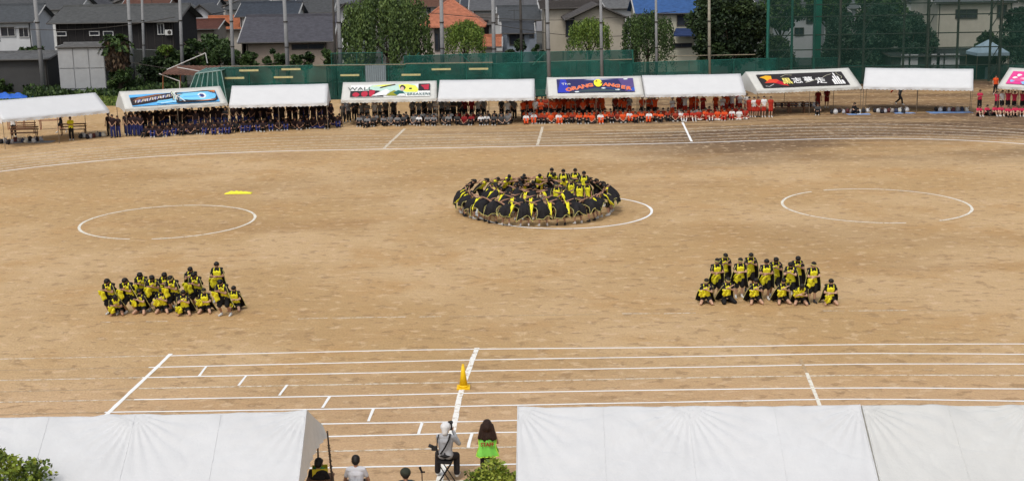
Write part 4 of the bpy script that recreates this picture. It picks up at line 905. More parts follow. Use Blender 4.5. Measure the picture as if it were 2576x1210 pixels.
rumple('picnic_sheet', mat('grey_sheet_cloth', (.25,.27,.30), .8, .1), 'grey sheet spread under the bags at the far left', 'picnic sheet', G(70, 358), 3.8, 1.0, .02, 8)
# ------------------------------------------------------------------ people
SKIN = mat('skin', (.52,.32,.22), .6, .08, 6); SKIND = mat('skin_tanned', (.38,.21,.135), .6, .08, 6)
HAIR = mat('hair_black', (.012,.010,.009), .55, .3, 20); HAIRB = mat('hair_brown', (.030,.014,.009), .5, .5, 22, .02, 40, stretch=(3,3,.5))
def cm(name, c, v=.18): return mat('cloth_'+name, c, .85, v, 7, .01, 14)
BLK, CAPE = cm('black', (.012,.011,.012)), cm('cape_black', (.014,.013,.015), .4)
YEL, TRIM = mat('cloth_yellow', (.84,.75,.03), .85, .26, 9, .02, 11), cm('pale_yellow_trim', (.62,.58,.22))
MAROON, NAVY, GREY, WHITE = cm('maroon_black', (.022,.011,.012)), cm('navy', (.022,.03,.13)), cm('grey', (.20,.20,.205)), cm('white', (.70,.70,.70), .08)
ORANGE, RED, PINK, DRED, DGREY = cm('orange', (.70,.085,.018)), cm('red', (.42,.03,.015)), cm('pink', (.55,.03,.085)), cm('dark_red', (.22,.012,.014)), cm('dark_grey', (.06,.06,.062))
DORNG = cm('rust', (.30,.035,.015)); SHW = cm('shoe_white', (.62,.62,.6)); SHB = cm('shoe_black', (.03,.03,.03)); EYE = mat('eye_dark', (.01,.01,.01), .3, 0)
V = Vector
def base_pose(arms='down', h=1.0):
    J = dict(head=V((0,-.015,1.60)), neck=V((0,.01,1.46)), chest=V((0,.0,1.30)), waist=V((0,.0,1.08)), pelvis=V((0,.0,.94)), F=V((0,-1,0)), U=V((0,0,1)),
             sh=[V((s*.175,.01,1.40)) for s in (-1,1)], hip=[V((s*.09,0,.90)) for s in (-1,1)], kn=[V((s*.105,-.02,.48)) for s in (-1,1)], an=[V((s*.11,.03,.09)) for s in (-1,1)], to=[V((s*.13,-.13,.035)) for s in (-1,1)])
    A = {'down': ([V((-.25,.02,1.13)),V((.25,.02,1.13))], [V((-.24,-.08,.88)),V((.24,-.08,.88))]),
         'clap': ([V((-.24,-.06,1.14)),V((.24,-.06,1.14))], [V((-.06,-.26,1.24)),V((.06,-.26,1.24))]),
         'front': ([V((-.25,-.0,1.14)),V((.25,-.0,1.14))], [V((-.07,-.20,.97)),V((.07,-.20,.97))]),
         'cross': ([V((-.25,-.10,1.16)),V((.25,-.10,1.16))], [V((.10,-.24,1.20)),V((-.10,-.22,1.14))]),
         'high': ([V((-.22,-.20,1.22)),V((.22,-.20,1.22))], [V((.05,-.22,1.42)),V((-.04,-.27,1.36))]),
         'up': ([V((-.30,-.03,1.58)),V((.30,-.03,1.58))], [V((-.12,-.08,1.80)),V((.12,-.08,1.80))]),
         'wide': ([V((-.42,-.06,1.40)),V((.42,-.06,1.40))], [V((-.66,-.10,1.42)),V((.66,-.10,1.42))])}[arms]
    J['el'] = [v.copy() for v in A[0]]; J['ha'] = [v.copy() for v in A[1]]; return J
def shift(J, dz, dy, lean=0, keys=('head','neck','chest','waist','sh','el','ha')):
    M = Matrix.Rotation(lean, 3, 'X'); p0 = J['pelvis'].copy(); off = V((0,dy,dz))
    f = lambda p: p0+off+M @ (p-p0)
    for k in keys: J[k] = [f(p) for p in J[k]] if isinstance(J[k], list) else f(J[k])
    J['pelvis'] = p0+off; J['U'] = M @ J['U']; J['F'] = M @ J['F']; J['hip'] = [p+off for p in J['hip']]
def pose(kind):
    if kind in ('down','clap','front','cross','up','high','wide'): J = base_pose(kind)
    if kind == 'dancer':
        J = base_pose('high'); shift(J, -.05, .03, rad(10)); J['F'] = V((0,-.85,-.5)).normalized(); J['head'] += V((0,-.03,-.02)); J['kn'] = [V((-.15,-.10,.46)),V((.12,-.02,.47))]; J['an'] = [V((-.17,.0,.09)),V((.15,.12,.09))]; J['to'] = [V((-.20,-.15,.035)),V((.18,-.04,.035))]
    if kind == 'dancer2':
        J = base_pose('cross'); shift(J, -.04, .02, rad(4)); J['kn'][0] += V((-.04,-.05,0)); J['an'][0] += V((-.05,-.04,0)); J['to'][0] += V((-.06,-.04,0))
    if kind == 'crouch':
        J = base_pose('high'); shift(J, -.16, .08, rad(26)); J['F'] = V((0,-.75,-.66)).normalized(); J['head'] += V((0,.02,-.03)); J['kn'] = [V((-.16,-.16,.42)),V((.13,-.06,.43))]; J['an'] = [V((-.18,.02,.09)),V((.15,.14,.09))]; J['to'] = [V((-.21,-.13,.035)),V((.18,-.02,.035))]
    if kind in ('kneel','kneel2','kneelbow'):
        J = base_pose('high' if kind != 'kneel2' else 'cross'); shift(J, -.62, .12, rad(12 if kind != 'kneelbow' else 38))
        J['F'] = V((0,-.85,-.5)).normalized() if kind != 'kneelbow' else V((0,-.5,-.86))
        J['kn'] = [V((s*.24,-.22,.075)) for s in (-1,1)]; J['an'] = [V((s*.13,.20,.07)) for s in (-1,1)]; J['to'] = [V((s*.10,.36,.04)) for s in (-1,1)]
    if kind in ('sit','sitx'):
        J = base_pose('down'); shift(J, -.80, 0, rad(10 if kind == 'sit' else 5))
        if kind == 'sit':
            J['kn'] = [V((s*.13,-.36,.44)) for s in (-1,1)]; J['an'] = [V((s*.11,-.52,.09)) for s in (-1,1)]; J['to'] = [V((s*.12,-.67,.035)) for s in (-1,1)]
            J['el'] = [V((s*.25,-.22,.36)) for s in (-1,1)]; J['ha'] = [V((s*.06,-.46,.34)) for s in (-1,1)]
        else:
            J['kn'] = [V((s*.34,-.26,.14)) for s in (-1,1)]; J['an'] = [V((-s*.10,-.36,.08)) for s in (-1,1)]; J['to'] = [V((-s*.22,-.40,.06)) for s in (-1,1)]
            J['el'] = [V((s*.27,-.12,.36)) for s in (-1,1)]; J['ha'] = [V((s*.08,-.30,.22)) for s in (-1,1)]
    if kind == 'bend':
        J = base_pose('wide'); shift(J, -.07, .14, rad(78)); J['F'] = V((0,-.35,-.93)); J['head'] += V((0,.02,-.06))
        J['kn'] = [V((s*.16,-.02,.47)) for s in (-1,1)]; J['an'] = [V((s*.20,.10,.09)) for s in (-1,1)]; J['to'] = [V((s*.22,-.06,.035)) for s in (-1,1)]
        for k in (0,1): s = (-1,1)[k]; J['el'][k] = V((s*.42,-.30,1.12)); J['ha'][k] = V((s*.66,-.30,1.20))
    if kind == 'lean':
        J = base_pose('wide'); shift(J, -.05, .08, rad(44)); J['F'] = V((0,-.8,-.6)).normalized(); J['kn'] = [V((s*.14,-.06,.47)) for s in (-1,1)]; J['an'] = [V((s*.18,.04,.09)) for s in (-1,1)]; J['to'] = [V((s*.20,-.12,.035)) for s in (-1,1)]
        for k in (0,1): s = (-1,1)[k]; J['el'][k] = V((s*.42,-.30,1.22)); J['ha'][k] = V((s*.64,-.30,1.30))
    if kind == 'walk':
        J = base_pose('down'); shift(J, -.03, 0, rad(12)); J['kn'] = [V((-.09,-.24,.52)),V((.09,.02,.47))]; J['an'] = [V((-.09,-.30,.10)),V((.09,.36,.17))]; J['to'] = [V((-.09,-.46,.04)),V((.09,.27,.04))]
        J['el'] = [V((-.28,.15,1.20)),V((.26,-.15,1.15))]; J['ha'] = [V((-.30,.05,.98)),V((.2,-.38,1.10))]
    return J
def add_hand(mb, wr, d, side, r=.011, curl=.3):
    d = d.normalized(); a = d.orthogonal().normalized(); a = V((0,0,1)).cross(d); a = a.normalized() if a.length > .1 else V((1,0,0)); n = d.cross(a)
    for t in (-.022,0,.022): mb.cap(wr+a*t*.8, wr+d*.07+a*t, .017, .014, 8)
    for i, (t, L) in enumerate(((-.033,.058),(-.011,.075),(.011,.07),(.033,.052))):
        p = wr+d*.078+a*t; q = p+d*L*.55-n*L*curl*.3; mb.cap(p, q, r, r*.92, 7); mb.cap(q, q+d*L*.4-n*L*curl*.6, r*.92, r*.8, 7)
    p = wr+d*.02+a*.03*side; q = p+(d*.6+a*side*.8).normalized()*.04; mb.cap(p, q, r*1.25, r, 7); mb.cap(q, q+d*.03, r, r*.85, 7)
def torso(mb, J, g=0.0, lo=True, wide=1.0):
    ax = (J['sh'][1]-J['sh'][0]).normalized()
    for s in (-1,1):
        mb.cap(J['chest']+ax*s*.075*wide+(J['sh'][0]*0), J['waist']+ax*s*.055*wide, .098+g, .085+g); mb.cap(J['waist']+ax*s*.055*wide, J['pelvis']+ax*s*.07*wide, .085+g, .10+g)
    mb.cap(J['sh'][0]*.82+J['sh'][1]*.18, J['sh'][1]*.82+J['sh'][0]*.18, .062+g, .062+g); mb.cap(J['chest']-ax*.07, J['chest']+ax*.07, .10+g)
def body_mb(J, fing=.011):
    mb = MB(); torso(mb, J); U, F = J['U'], J['F']; hd = J['head']
    mb.cap(J['neck']-U*.06, J['neck']+U*.07, .055, .052); up_ = (hd-J['neck']).normalized(); Fh = (F-up_*F.dot(up_)); Fh = Fh.normalized() if Fh.length > .2 else F
    mb.cap(hd+up_*.025, hd-up_*.045+Fh*.012, .094, .066); mb.cap(hd+Fh*.075-up_*.005, hd+Fh*.098-up_*.03, .012, .017, 6)
    ax = up_.cross(Fh).normalized()
    for s in (-1,1): mb.ell(hd+ax*s*.092-up_*.01, .016, .026, .032)
    for k in (0,1):
        mb.cap(J['sh'][k], J['el'][k], .047, .037); mb.cap(J['el'][k], J['ha'][k], .037, .025); add_hand(mb, J['ha'][k], J['ha'][k]-J['el'][k], (-1,1)[k], fing)
        mb.cap(J['hip'][k], J['kn'][k], .085, .056); mid = J['kn'][k].lerp(J['an'][k], .35); mb.cap(J['kn'][k], mid, .053, .053); mb.cap(mid, J['an'][k], .053, .035); mb.cap(J['an'][k]-V((0,0,.02)), J['to'][k], .037, .030)
    J['up_'], J['Fh'], J['ax'] = up_, Fh, ax; return mb
def face_mb(J):
    mb = MB(); hd, u, f, a = J['head'], J['up_'], J['Fh'], J['ax']
    for s in (-1,1): mb.ell(hd+f*.090+u*.012+a*s*.034, .013,.009,.010, 6, 5)
    mb.ell(hd+f*.083-u*.058, .022,.008,.006, 6, 5); return mb
def hair_mb(J, long=0):
    mb = MB(); hd, u, f = J['head'], J['up_'], J['Fh']
    mb.cap(hd+u*.045-f*.012, hd-u*.01-f*.035, .103, .092); mb.cap(hd+u*.07+f*.04-J['ax']*.04, hd+u*.07+f*.04+J['ax']*.04, .05)
    if long == 1: mb.cap(hd-f*.08, hd-u*.22-f*.10, .07, .05)          # hair down the back
    if long == 2: mb.cap(hd-f*.10+u*.03, hd-f*.17-u*.12, .04, .03)     # pony tail
    if long == 3:
        for s in (-1,1): mb.cap(hd+J['ax']*s*.07-f*.02, hd+J['ax']*s*.085-u*.20+f*.02, .045, .035)
        mb.cap(hd-f*.07, hd-u*.2-f*.08, .07, .06)
    return mb
def shirt_mb(J, sleeve=.55, g=.022, long=.0):
    mb = MB(); torso(mb, J, g)
    if long: mb.cap(J['hip'][0], J['hip'][1], .105+g*.5); mb.cap(J['hip'][0]-J['U']*long, J['hip'][1]-J['U']*long, .10+g*.5)
    for k in (0,1):
        if sleeve: mb.cap(J['sh'][k], J['sh'][k].lerp(J['el'][k], min(1, sleeve)), .062, .056)
        if sleeve > 1: mb.cap(J['el'][k], J['el'][k].lerp(J['ha'][k], .88), .052, .04)
    return mb
def legs_mb(J, full=True, g=.02, f1=.75):
    mb = MB(); mb.cap(J['hip'][0]*.9+J['hip'][1]*.1+J['U']*.03, J['hip'][1]*.9+J['hip'][0]*.1+J['U']*.03, .105+g*.4)
    for k in (0,1):
        if full: mb.cap(J['hip'][k], J['kn'][k], .092+g*.3, .064+g); mb.cap(J['kn'][k], J['an'][k].lerp(J['kn'][k], .1), .062+g, .055+g)
        else: mb.cap(J['hip'][k], J['hip'][k].lerp(J['kn'][k], f1), .095+g*.5, .085+g)
    return mb
def shoes_mb(J):
    mb = MB()
    for k in (0,1): mb.cap(J['an'][k]-V((0,0,.03)), J['to'][k], .048, .042); mb.cap(J['an'][k]-V((0,0,.03)), J['an'][k]+(J['kn'][k]-J['an'][k]).normalized()*.06, .046, .044)
    return mb
def socks_mb(J):
    mb = MB()
    for k in (0,1): mb.cap(J['an'][k], J['an'][k].lerp(J['kn'][k], .55), .046, .064)
    return mb
PC = {}
def part_mesh(kind, what, fn, vox, dec, sm=2):
    key = (kind, what)
    if key not in PC: PC[key] = remesh(fn(), vox, sm, dec, what.split('/')[0])
    return PC[key]
def person(kind, loc, rz, label, group, top, bottom, skin=SKIN, hair=0, hairm=HAIR, scale=1.0, sleeve=.55, full=True, shoe=SHW, vox=.022, dec=.5, long=0.0, socks=None, f1=.75, Jf=None, sm=2, fing=.012, shoes=True, face=True, cat='person'):
    kk = f'{kind}'
    if (kk, 'J') not in PC: J = (Jf or pose)(kind); PC[(kk, 'J')] = J; PC[(kk, 'body')] = remesh(body_mb(J, fing), vox*.85, sm, dec, 'body')
    J = PC[(kk, 'J')]
    t = thing('person', label, cat, loc, rz, group); t.scale = (scale,)*3
    link('body', PC[(kk, 'body')], skin, t)
    link('hair', part_mesh(kk, f'hair/{hair}', lambda: hair_mb(J, hair), vox, dec), hairm, t)
    if top: link('shirt', part_mesh(kk, f'shirt/{sleeve}{long}', lambda: shirt_mb(J, sleeve, long=long), vox, dec), top, t)
    if bottom: link('trousers' if full else 'shorts', part_mesh(kk, f'bottom/{full}{f1}', lambda: legs_mb(J, full, f1=f1), vox, dec), bottom, t)
    if shoes: link('shoes', part_mesh(kk, 'shoes', lambda: shoes_mb(J), vox, dec), shoe, t)
    if socks: link('socks', part_mesh(kk, 'socks', lambda: socks_mb(J), vox, dec), socks, t)
    if face:
        if (kk, 'face') not in PC: PC[(kk, 'face')] = face_mb(J).mesh('face', True)
        link('face', PC[(kk, 'face')], EYE, t)
    return t, J
# cloth pieces ----------------------------------------------------
def headband(t, J, m):
    key = ('hb', id(J))
    if key not in PC:
        mb = MB(); hd, u, f, a = J['head']+J['up_']*.045, J['up_'], J['Fh'], J['ax']; N = 18
        for i in range(N):
            c0, c1 = 2*math.pi*i/N, 2*math.pi*(i+1)/N
            P = lambda c, h: hd-f*.008+a*math.cos(c)*.108+f*math.sin(c)*.113+u*h
            mb.face([P(c0,-.02), P(c1,-.02), P(c1,.02), P(c0,.02)])
        PC[key] = mb.mesh('headband', True)
    link('headband', PC[key], m, t)
def cape_back(kind, J, seed):
    """standing or kneeling cape: from both shoulders down the back, flaring, hem trimmed"""
    zl = .42 if not kind.startswith('kneel') else .05; S = J['sh']; ax = (S[1]-S[0]).normalized(); mid = (S[0]+S[1])/2
    def P(u, v):
        s = (u-.5)*2; wdt = .24+.18*v+.05*math.sin(seed*3)*v; top = mid.z+.03; z = top+(zl-top)*v+.05*math.sin(u*9+seed)*v
        y = mid.y+.09*(1-s*s*1.1)+.10*v+(.12*v if not kind.startswith('kneel') else .34*v)+.035*math.sin(u*17+seed)*v - .10*(abs(s)**3)
        return (mid.x+s*wdt+.02*math.sin(v*5+seed), y, max(.02, z))
    return P
def cape_bend(J, seed):
    """over the bent back, over the rump, down to the back of the knees (hem lifts in the middle)"""
    B = J['U'].cross(V((1,0,0))).normalized(); B = B if B.z > 0 else -B; S = (J['sh'][0]+J['sh'][1])/2; Pv = J['pelvis']
    p2 = Pv+B*.17+V((0,.06,-.02)); path = [S+J['U']*.03+B*.12, S.lerp(Pv,.4)+B*.175, p2, p2+V((0,.09,-.14)), p2+V((0,.13,-.30)), p2+V((0,.15,-.44+.10*math.sin(seed*3)))]
    def P(u, v):
        s = (u-.5)*2; k = v*(len(path)-1); i = min(int(k), len(path)-2); p = path[i].lerp(path[i+1], k-i)
        wd = .27+.13*v+.03*math.sin(seed*5+v*4); droop = .19*s**4*(1-.5*v)+.06*s*s
        lift = (.16*(1-s*s)*(.5+.5*math.sin(seed*2))+.10*math.sin(s*3+seed*2.3))*max(0, v-.6)*2.5
        q = V((p.x+s*wd, p.y-.10*s*s*v+.06*math.sin(u*10+seed*1.7)*v+.03*math.sin(u*21+seed)*v, p.z-droop+lift+.02*math.sin(u*11+seed*2)))
        return (q.x, q.y, max(.25, q.z))
    return P
def add_cape(t, P, key, m=CAPE, tm=TRIM):
    if ('cape', key) not in PC:
        mb = MB(); mb.grid(P, 18, 14, thick=.012); PC[('cape', key)] = mb.mesh('cape', True)
        mb = MB(); out = lambda u, v: V(P(u, v))
        e = .013
        for seq in ([(0.0, j/14) for j in range(15)], [(1.0, j/14) for j in range(15)], [(i/18, 1.0) for i in range(19)]):
            for (a, b), (c, d) in zip(seq[:-1], seq[1:]): mb.tube(out(a, b), out(c, d), e*1.0, n=5)
        PC[('trim', key)] = mb.mesh('cape_trim', True)
    link('cape', PC[('cape', key)], m, t); link('cape_trim', PC[('trim', key)], tm, t)
def add_sash(t, J, key, z0, z1, x0=-.30, w=.24):
    if ('sash', key) not in PC:
        y0 = J['ha'][1].y-.02 if z0 > .6 else J['ha'][1].y+.0
        def P(u, v): return (x0+u*w+.03*math.sin(v*7+key), y0-.05*math.sin(u*8+v*3+key)+.10*v, z0+(z1-z0)*v*(1-.25*abs(u-.5)*2)+.02*math.sin(u*12))
        mb = MB(); mb.grid(P, 10, 10, thick=.03); PC[('sash', key)] = mb.mesh('draped_cloth', True)
    link('draped_cloth', PC[('sash', key)], YEL, t)
DARKC = mat('print_dark', (.05,.045,.01), .8, .2)
def performer(px, py, pose_k, label, group, rz=0.0, scale=1.0, hair=0, skin=SKIND, bottom=None, cape=True, sash=True, full=False, by_top=None):
    loc = G(px, py) if by_top is None else G(px, by_top, by_top_h(pose_k)*scale)
    loc = V((loc.x, loc.y, 0))
    kneel = pose_k.startswith('kneel')
    t, J = person(pose_k, loc, rz, label, group, YEL, bottom or BLK, skin, hair, HAIR, scale, 0, full, SHW if R.random() < .5 else SHB, .016, .5, .10 if not kneel else 0, f1=.9 if not kneel else .38, sm=2)
    headband(t, J, TRIM if R.random() < .3 else BLK)
    k = R.randrange(3)
    if cape:
        key = (pose_k, k); add_cape(t, cape_back(pose_k, J, k*2.1), key)
        if ('shoulder', pose_k) not in PC:
            mb = MB()
            for s in (0, 1): mb.cap(J['sh'][s]*.9+V((0,.0,.14 if False else J['sh'][s].z*.1+.015)), J['sh'][s].lerp(J['el'][s], .55)+V((0,.03,.0)), .078, .085); mb.cap(J['sh'][s]*.75+J['sh'][1-s]*.25+V((0,.02,.02)), J['sh'][s].lerp(J['pelvis'],.55)+V(((-1,1)[s]*.10,.06,0)), .07, .06)
            mb.cap(J['sh'][0]+V((0,.07,.02)), J['sh'][1]+V((0,.07,.02)), .06)
            for s in (0, 1): mb.cap(J['sh'][s]*.62+J['sh'][1-s]*.38+V((0,-.045,.03)), (J['sh'][s]*.85+J['sh'][1-s]*.15).lerp(J['waist'],.45)+V(((-1,1)[s]*.03,-.05,0)), .062, .06); PC[('shoulder', pose_k)] = remesh(mb, .018, 3, .5, 'cape_shoulder')
        link('cape_shoulder', PC[('shoulder', pose_k)], CAPE, t)
    if sash:
        z0 = J['ha'][1].z-.02; add_sash(t, J, k + (10 if kneel else 0) + (20 if pose_k == 'dancer2' else 0), z0, z0-(.40 if not kneel else .34))
    return t
def by_top_h(k): return {'dancer': 1.60, 'dancer2': 1.64, 'crouch': 1.43, 'down': 1.70, 'kneel': 1.05, 'kneel2': 1.06, 'kneelbow': .86, 'wide': 1.71}[k]
ORD = ['first','second','third','fourth','fifth','sixth','seventh','eighth','ninth','tenth','eleventh','twelfth','thirteenth','fourteenth','fifteenth','sixteenth','seventeenth','eighteenth','nineteenth','twentieth']
def ordn(i): return ORD[i] if i < 20 else (f'{i+1}' + {1:'st',2:'nd',3:'rd'}.get((i+1) % 10 if (i+1) % 100 not in (11,12,13) else 0, 'th'))
# left dance group (head-top rows taken from the picture)
LG = 'dancers of the left group in yellow and black'
for (px, ty, k, hr, rz, lab) in (
 (277,700,'crouch',1,-.35,'long haired dancer standing at the left end of the left group, head bowed'),
 (322,698,'crouch',1,-.35,'second standing dancer from the left in the left group, head bowed'),
 (357,684,'crouch',1,-.15,'taller dancer standing behind another, third from the left in the left group'),
 (384,691,'crouch',2,.1,'dancer with pony tail in front of the third standing one, left group'),
 (418,684,'crouch',0,-.1,'dancer standing behind the bowed one at the middle of the left group'),
 (436,692,'crouch',1,-.3,'bowed dancer with cape flying back at the middle of the left group'),
 (481,672,'dancer',1,-.1,'tall dancer standing behind, second pair from the right in the left group'),
 (494,684,'crouch',2,-.3,'dancer with large yellow cloth in front of the tall one, left group'),
 (545,661,'dancer2',0,.0,'tallest dancer with short black hair at the right of the left group'),
 (562,702,'crouch',0,-.4,'dancer bending forward in front of the tallest one in the left group')):
    performer(px, 0, k, lab, LG, rz, (.90 if px == 481 else .93 if px == 545 else R.uniform(.94,.98)), hr, by_top=ty)
for (px, py, k, hr, lab) in ((297,797,'kneelbow',1,'kneeling dancer bowed to the ground at the left end of the left group'),(355,794,'kneel',1,'second kneeling dancer from the left in the left group'),(410,792,'kneel',0,'third kneeling dancer from the left, face lifted over the yellow cloth, left group'),(465,797,'kneel',3,'fourth kneeling dancer from the left in the left group, arms folded high'),(517,792,'kneel2',2,'fifth kneeling dancer from the left with bare knees in the left group'),(592,786,'kneel2',1,'kneeling dancer at the far right end of the left group')):
    performer(px, py-5, k, lab, LG, R.uniform(-.25,.1), .86, hr, skin=SKIN if k != 'kneelbow' else SKIND)
RG = 'dancers of the right group in yellow and black'
for (px, ty, k, hr, rz, lab) in (
 (1803,652,'dancer2',0,.3,'dancer with raised hands standing at the left end of the right group'),
 (1822,638,'dancer',0,.2,'taller dancer just behind the leftmost standing one of the right group'),
 (1862,651,'dancer2',2,.15,'dancer with pony tail and large yellow cloth, second pair of the right group'),
 (1888,637,'dancer',0,.0,'tallest dancer in a black cap like headband, back row of the right group'),
 (1928,654,'dancer2',0,.1,'short haired dancer left of the middle in the standing row of the right group'),
 (1951,648,'dancer',1,.0,'dancer with both hands at the face in the middle of the right group'),
 (1990,660,'dancer',2,-.3,'dancer facing left behind the kneeling one, standing row of the right group'),
 (2006,645,'dancer',0,.0,'tall dancer with hands at the chin, right of the middle in the right group'),
 (2046,661,'dancer2',2,.25,'rightmost standing dancer of the right group with yellow cloth and cape')):
    performer(px, 0, k, lab, RG, rz, R.uniform(.90,.93), hr, by_top=ty, skin=SKIN if hr == 2 else SKIND)
for (px, py, k, hr, tr, lab) in ((1776,771,'kneel',0,0,'kneeling boy at the left end of the right group'),(1830,768,'kneel',0,1,'kneeling boy in long black trousers, second from the left in the right group'),(1900,770,'kneel',0,0,'kneeling dancer with white bare knees, third from the left in the right group'),(1969,770,'kneel',0,0,'kneeling dancer with cape trailing left, fourth in the right group'),(2013,772,'kneelbow',2,0,'kneeling dancer bowing with arm across, fifth in the right group'),(2088,772,'kneel2',0,0,'kneeling dancer at the right end of the right group, apart from the others')):
    performer(px, py-6, k, lab, RG, R.uniform(-.1,.3), .89, hr, skin=SKIN, full=bool(tr))
# huddled ring of bent dancers ------------------------------------
RC = G(1350, 533); HG = 'dancers huddled in the ring'
def ring_person(x, y, ang, lab, z=0, pk='bend'):
    t, J = person(pk, (x, y, z), ang, lab, HG, (BLK if R.random() < .5 else YEL), BLK, SKIND, R.choice((0,0,2)), HAIR, R.uniform(.93,1.0), 0, False, SHW if R.random() < .5 else SHB, .018, .5, 0, f1=.9)
    k = R.randrange(8); add_cape(t, cape_bend(J, k*1.7), (pk, k), CAPE, TRIM)
    if ('ysash', pk, k % 2) not in PC:
        s0 = -1 if k % 2 else 1
        dz_ = .10 if pk == 'lean' else 0
        def P(u, v): return (s0*(.27+.17*u*(1-.5*v)), -.20+.12*u+.42*v**.6+.04*math.sin(v*6+u*3), 1.12+dz_-.04*u-.50*v+.03*math.sin(u*9+v*5))
        mb = MB(); mb.grid(P, 6, 9, thick=.02); PC[('ysash', pk, k % 2)] = mb.mesh('hanging_cloth', True)
    if R.random() < .6: link('hanging_cloth', PC[('ysash', pk, k % 2)], YEL, t)
sides = lambda a: ('front' if math.sin(a) < -.5 else 'back' if math.sin(a) > .5 else ('left' if math.cos(a) < 0 else 'right'))
cnt = {}
for ri, (r_, n, nm) in enumerate(((3.62, 27, 'outer'), (2.45, 18, 'middle'), (1.35, 9, 'inner'))):
    for i in range(n):
        a = 2*math.pi*(i+.5*ri)/n - math.pi; s = sides(a)
        if ri and s == 'back' and math.cos(a) > -.1 and ri == 2: continue
        rr = r_*(1+.03*math.sin(3*a)+R.uniform(-.035,.035)); x, y = RC.x+rr*math.cos(a)*1.02, RC.y+rr*math.sin(a)*.98+ (0.0 if ri == 0 else .3)
        key = (nm, s); c = cnt.get(key, 0); cnt[key] = c+1
        ring_person(x, y, a+math.pi*.5+math.pi+R.uniform(-.22,.22), f'bent dancer in black cape, {ordn(c)} along the {s} of the {nm} circle', pk='lean' if (ri and R.random() < .8) or (not ri and math.sin(a) > .25) or (not ri and math.cos(a) > .8 and math.sin(a) > -.3) else 'bend')
for i, (px, ty) in enumerate(((1388,424),(1417,427),(1447,425),(1469,432))):
    performer(px, 0, 'down', f'{ordn(i)} of four upright dancers, from the left, at the back of the ring', HG, R.uniform(-.1,.1), 1.0, 0, by_top=ty, sash=False)
for i, (px, ty) in enumerate(((1437,450),(1458,458),(1476,456),(1400,462))):
    performer(px, 0, 'down', ['dancer standing upright inside the ring below the gap of the back four','dancer standing inside the ring between two others below the back four','dancer standing inside the ring at the right below the back four','dancer standing inside the ring, leftmost below the back four'][i], HG, R.uniform(-.2,.2), .97, 0, by_top=ty, sash=False)
# spectators -------------------------------------------------------
SEATY = [(250,349),(300,346),(450,338),(560,333),(700,325),(850,319),(1000,313),(1200,311),(1400,309),(1600,305),(1750,302),(1870,298),(1960,296),(2480,291),(2640,298)]
def style(px):
    r = R.random()
    if px < 862: return (MAROON if r < .85 else BLK, NAVY if R.random() < .55 else BLK, 'dark shirt', 'wave banner side', SKIND)
    if px < 1315:
        if 1140 < px < 1192 and r < .7: return (DRED, BLK, 'dark red shirt', 'grey side', SKIND)
        return ((GREY, BLK, 'grey shirt') if r < .5 else (WHITE, BLK, 'white shirt') if r < .75 else (DGREY, BLK, 'black shirt'))+('grey side', SKIN)
    if px < 1700: return ((ORANGE, BLK, 'orange shirt') if r < .62 else (WHITE, ORANGE, 'white shirt') if r < .8 else (DORNG, BLK, 'rust red shirt'))+('orange side', SKIN)
    if px < 1960: return ((RED, DRED, 'red vest') if r < .45 else (ORANGE, RED, 'orange vest') if r < .75 else (WHITE, RED, 'white shirt'))+('red side', SKIN)
    return ((PINK, BLK, 'pink vest') if r < .8 else (WHITE, BLK, 'white shirt'))+('pink side', SKIN)
def zone(px):
    for a, b, n in ((0,312,'left of the wave banner'),(312,578,'under the wave banner tent'),(578,860,'right of the wave banner'),(860,1102,'under the WALL BREAKERS tent'),(1102,1350,'right of WALL BREAKERS'),(1350,1622,'under the orange letter banner'),(1622,1880,'under the plain tent beyond'),(1880,2000,'left of the black banner'),(2000,2700,'under the pink banner tent')):
        if px < b: return n
ZC = {}
def spectator(px, py, kind, row, seated, st=None, rz=None, **kw):
    top, bot, d, grp, sk = st or style(px); z = zone(px); key = (z, row, d); c = ZC.get(key, 0); ZC[key] = c+1
    hr = R.choice((0,0,1,2)); dark = top is MAROON
    person(kind, G(px, py), R.uniform(-.35,.35) if rz is None else rz, f'{ordn(c)} {row} student in {d} from the left, {z}', f'{"seated" if seated else "standing"} students, {grp}', top, bot, sk, hr, HAIR, R.uniform(.93,1.02), .55, full=(px < 1700 or R.random() < .3), vox=.03, dec=.45, sm=1, face=False, shoe=R.choice((SHW,SHW,SHB)), socks=WHITE if 1700 < px < 1960 and seated else None, **kw)
def rngx(a, b, step, j):
    x = a
    while x < b: yield x+R.uniform(-j, j); x += step*R.uniform(.85,1.15)
GAPS = [(1000,1030),(845,852),(1228,1262),(1518,1545),(1590,1615),(1655,1690),(1770,1800)]
for x in list(rngx(318, 1300, 15.2, 2))+list(rngx(1316, 1600, 11.5, 2))+list(rngx(1600, 1878, 15.5, 3)):
    if any(a < x < b for a, b in GAPS): continue
    spectator(x, interp(SEATY, x)-7+R.uniform(-5,2), R.choice(['down','front','clap','cross','down','up' if x > 1300 else 'front']), 'standing', False)
for x in list(rngx(372, 862, 18, 2))+list(rngx(905, 1285, 19, 3))+list(rngx(1325, 1880, 16, 2)):
    spectator(x, interp(SEATY, x)+2+R.uniform(-1.5,2), R.choice(['sit','sit','sitx']), 'seated', True)
for i, x in enumerate((276, 286, 299)): spectator(x, 349-i*1.5+(0 if i else -6), ['down','front','down'][i], 'waiting', False, (MAROON, NAVY if i else BLK, 'dark shirt', 'wave banner side', SKIND))
for x in (322, 334, 344, 356): spectator(x, 343, 'front', 'waiting', False, (MAROON, NAVY, 'dark shirt', 'wave banner side', SKIND))
for i, x in enumerate((1884, 1896, 1907, 1921, 1938)): spectator(x, 296, ['down','clap','front','front','down'][i], 'waiting', False, ((WHITE, RED, 'white shirt') if i % 2 else (RED, RED, 'red vest'))+('red side', SKIN), rz=.1)
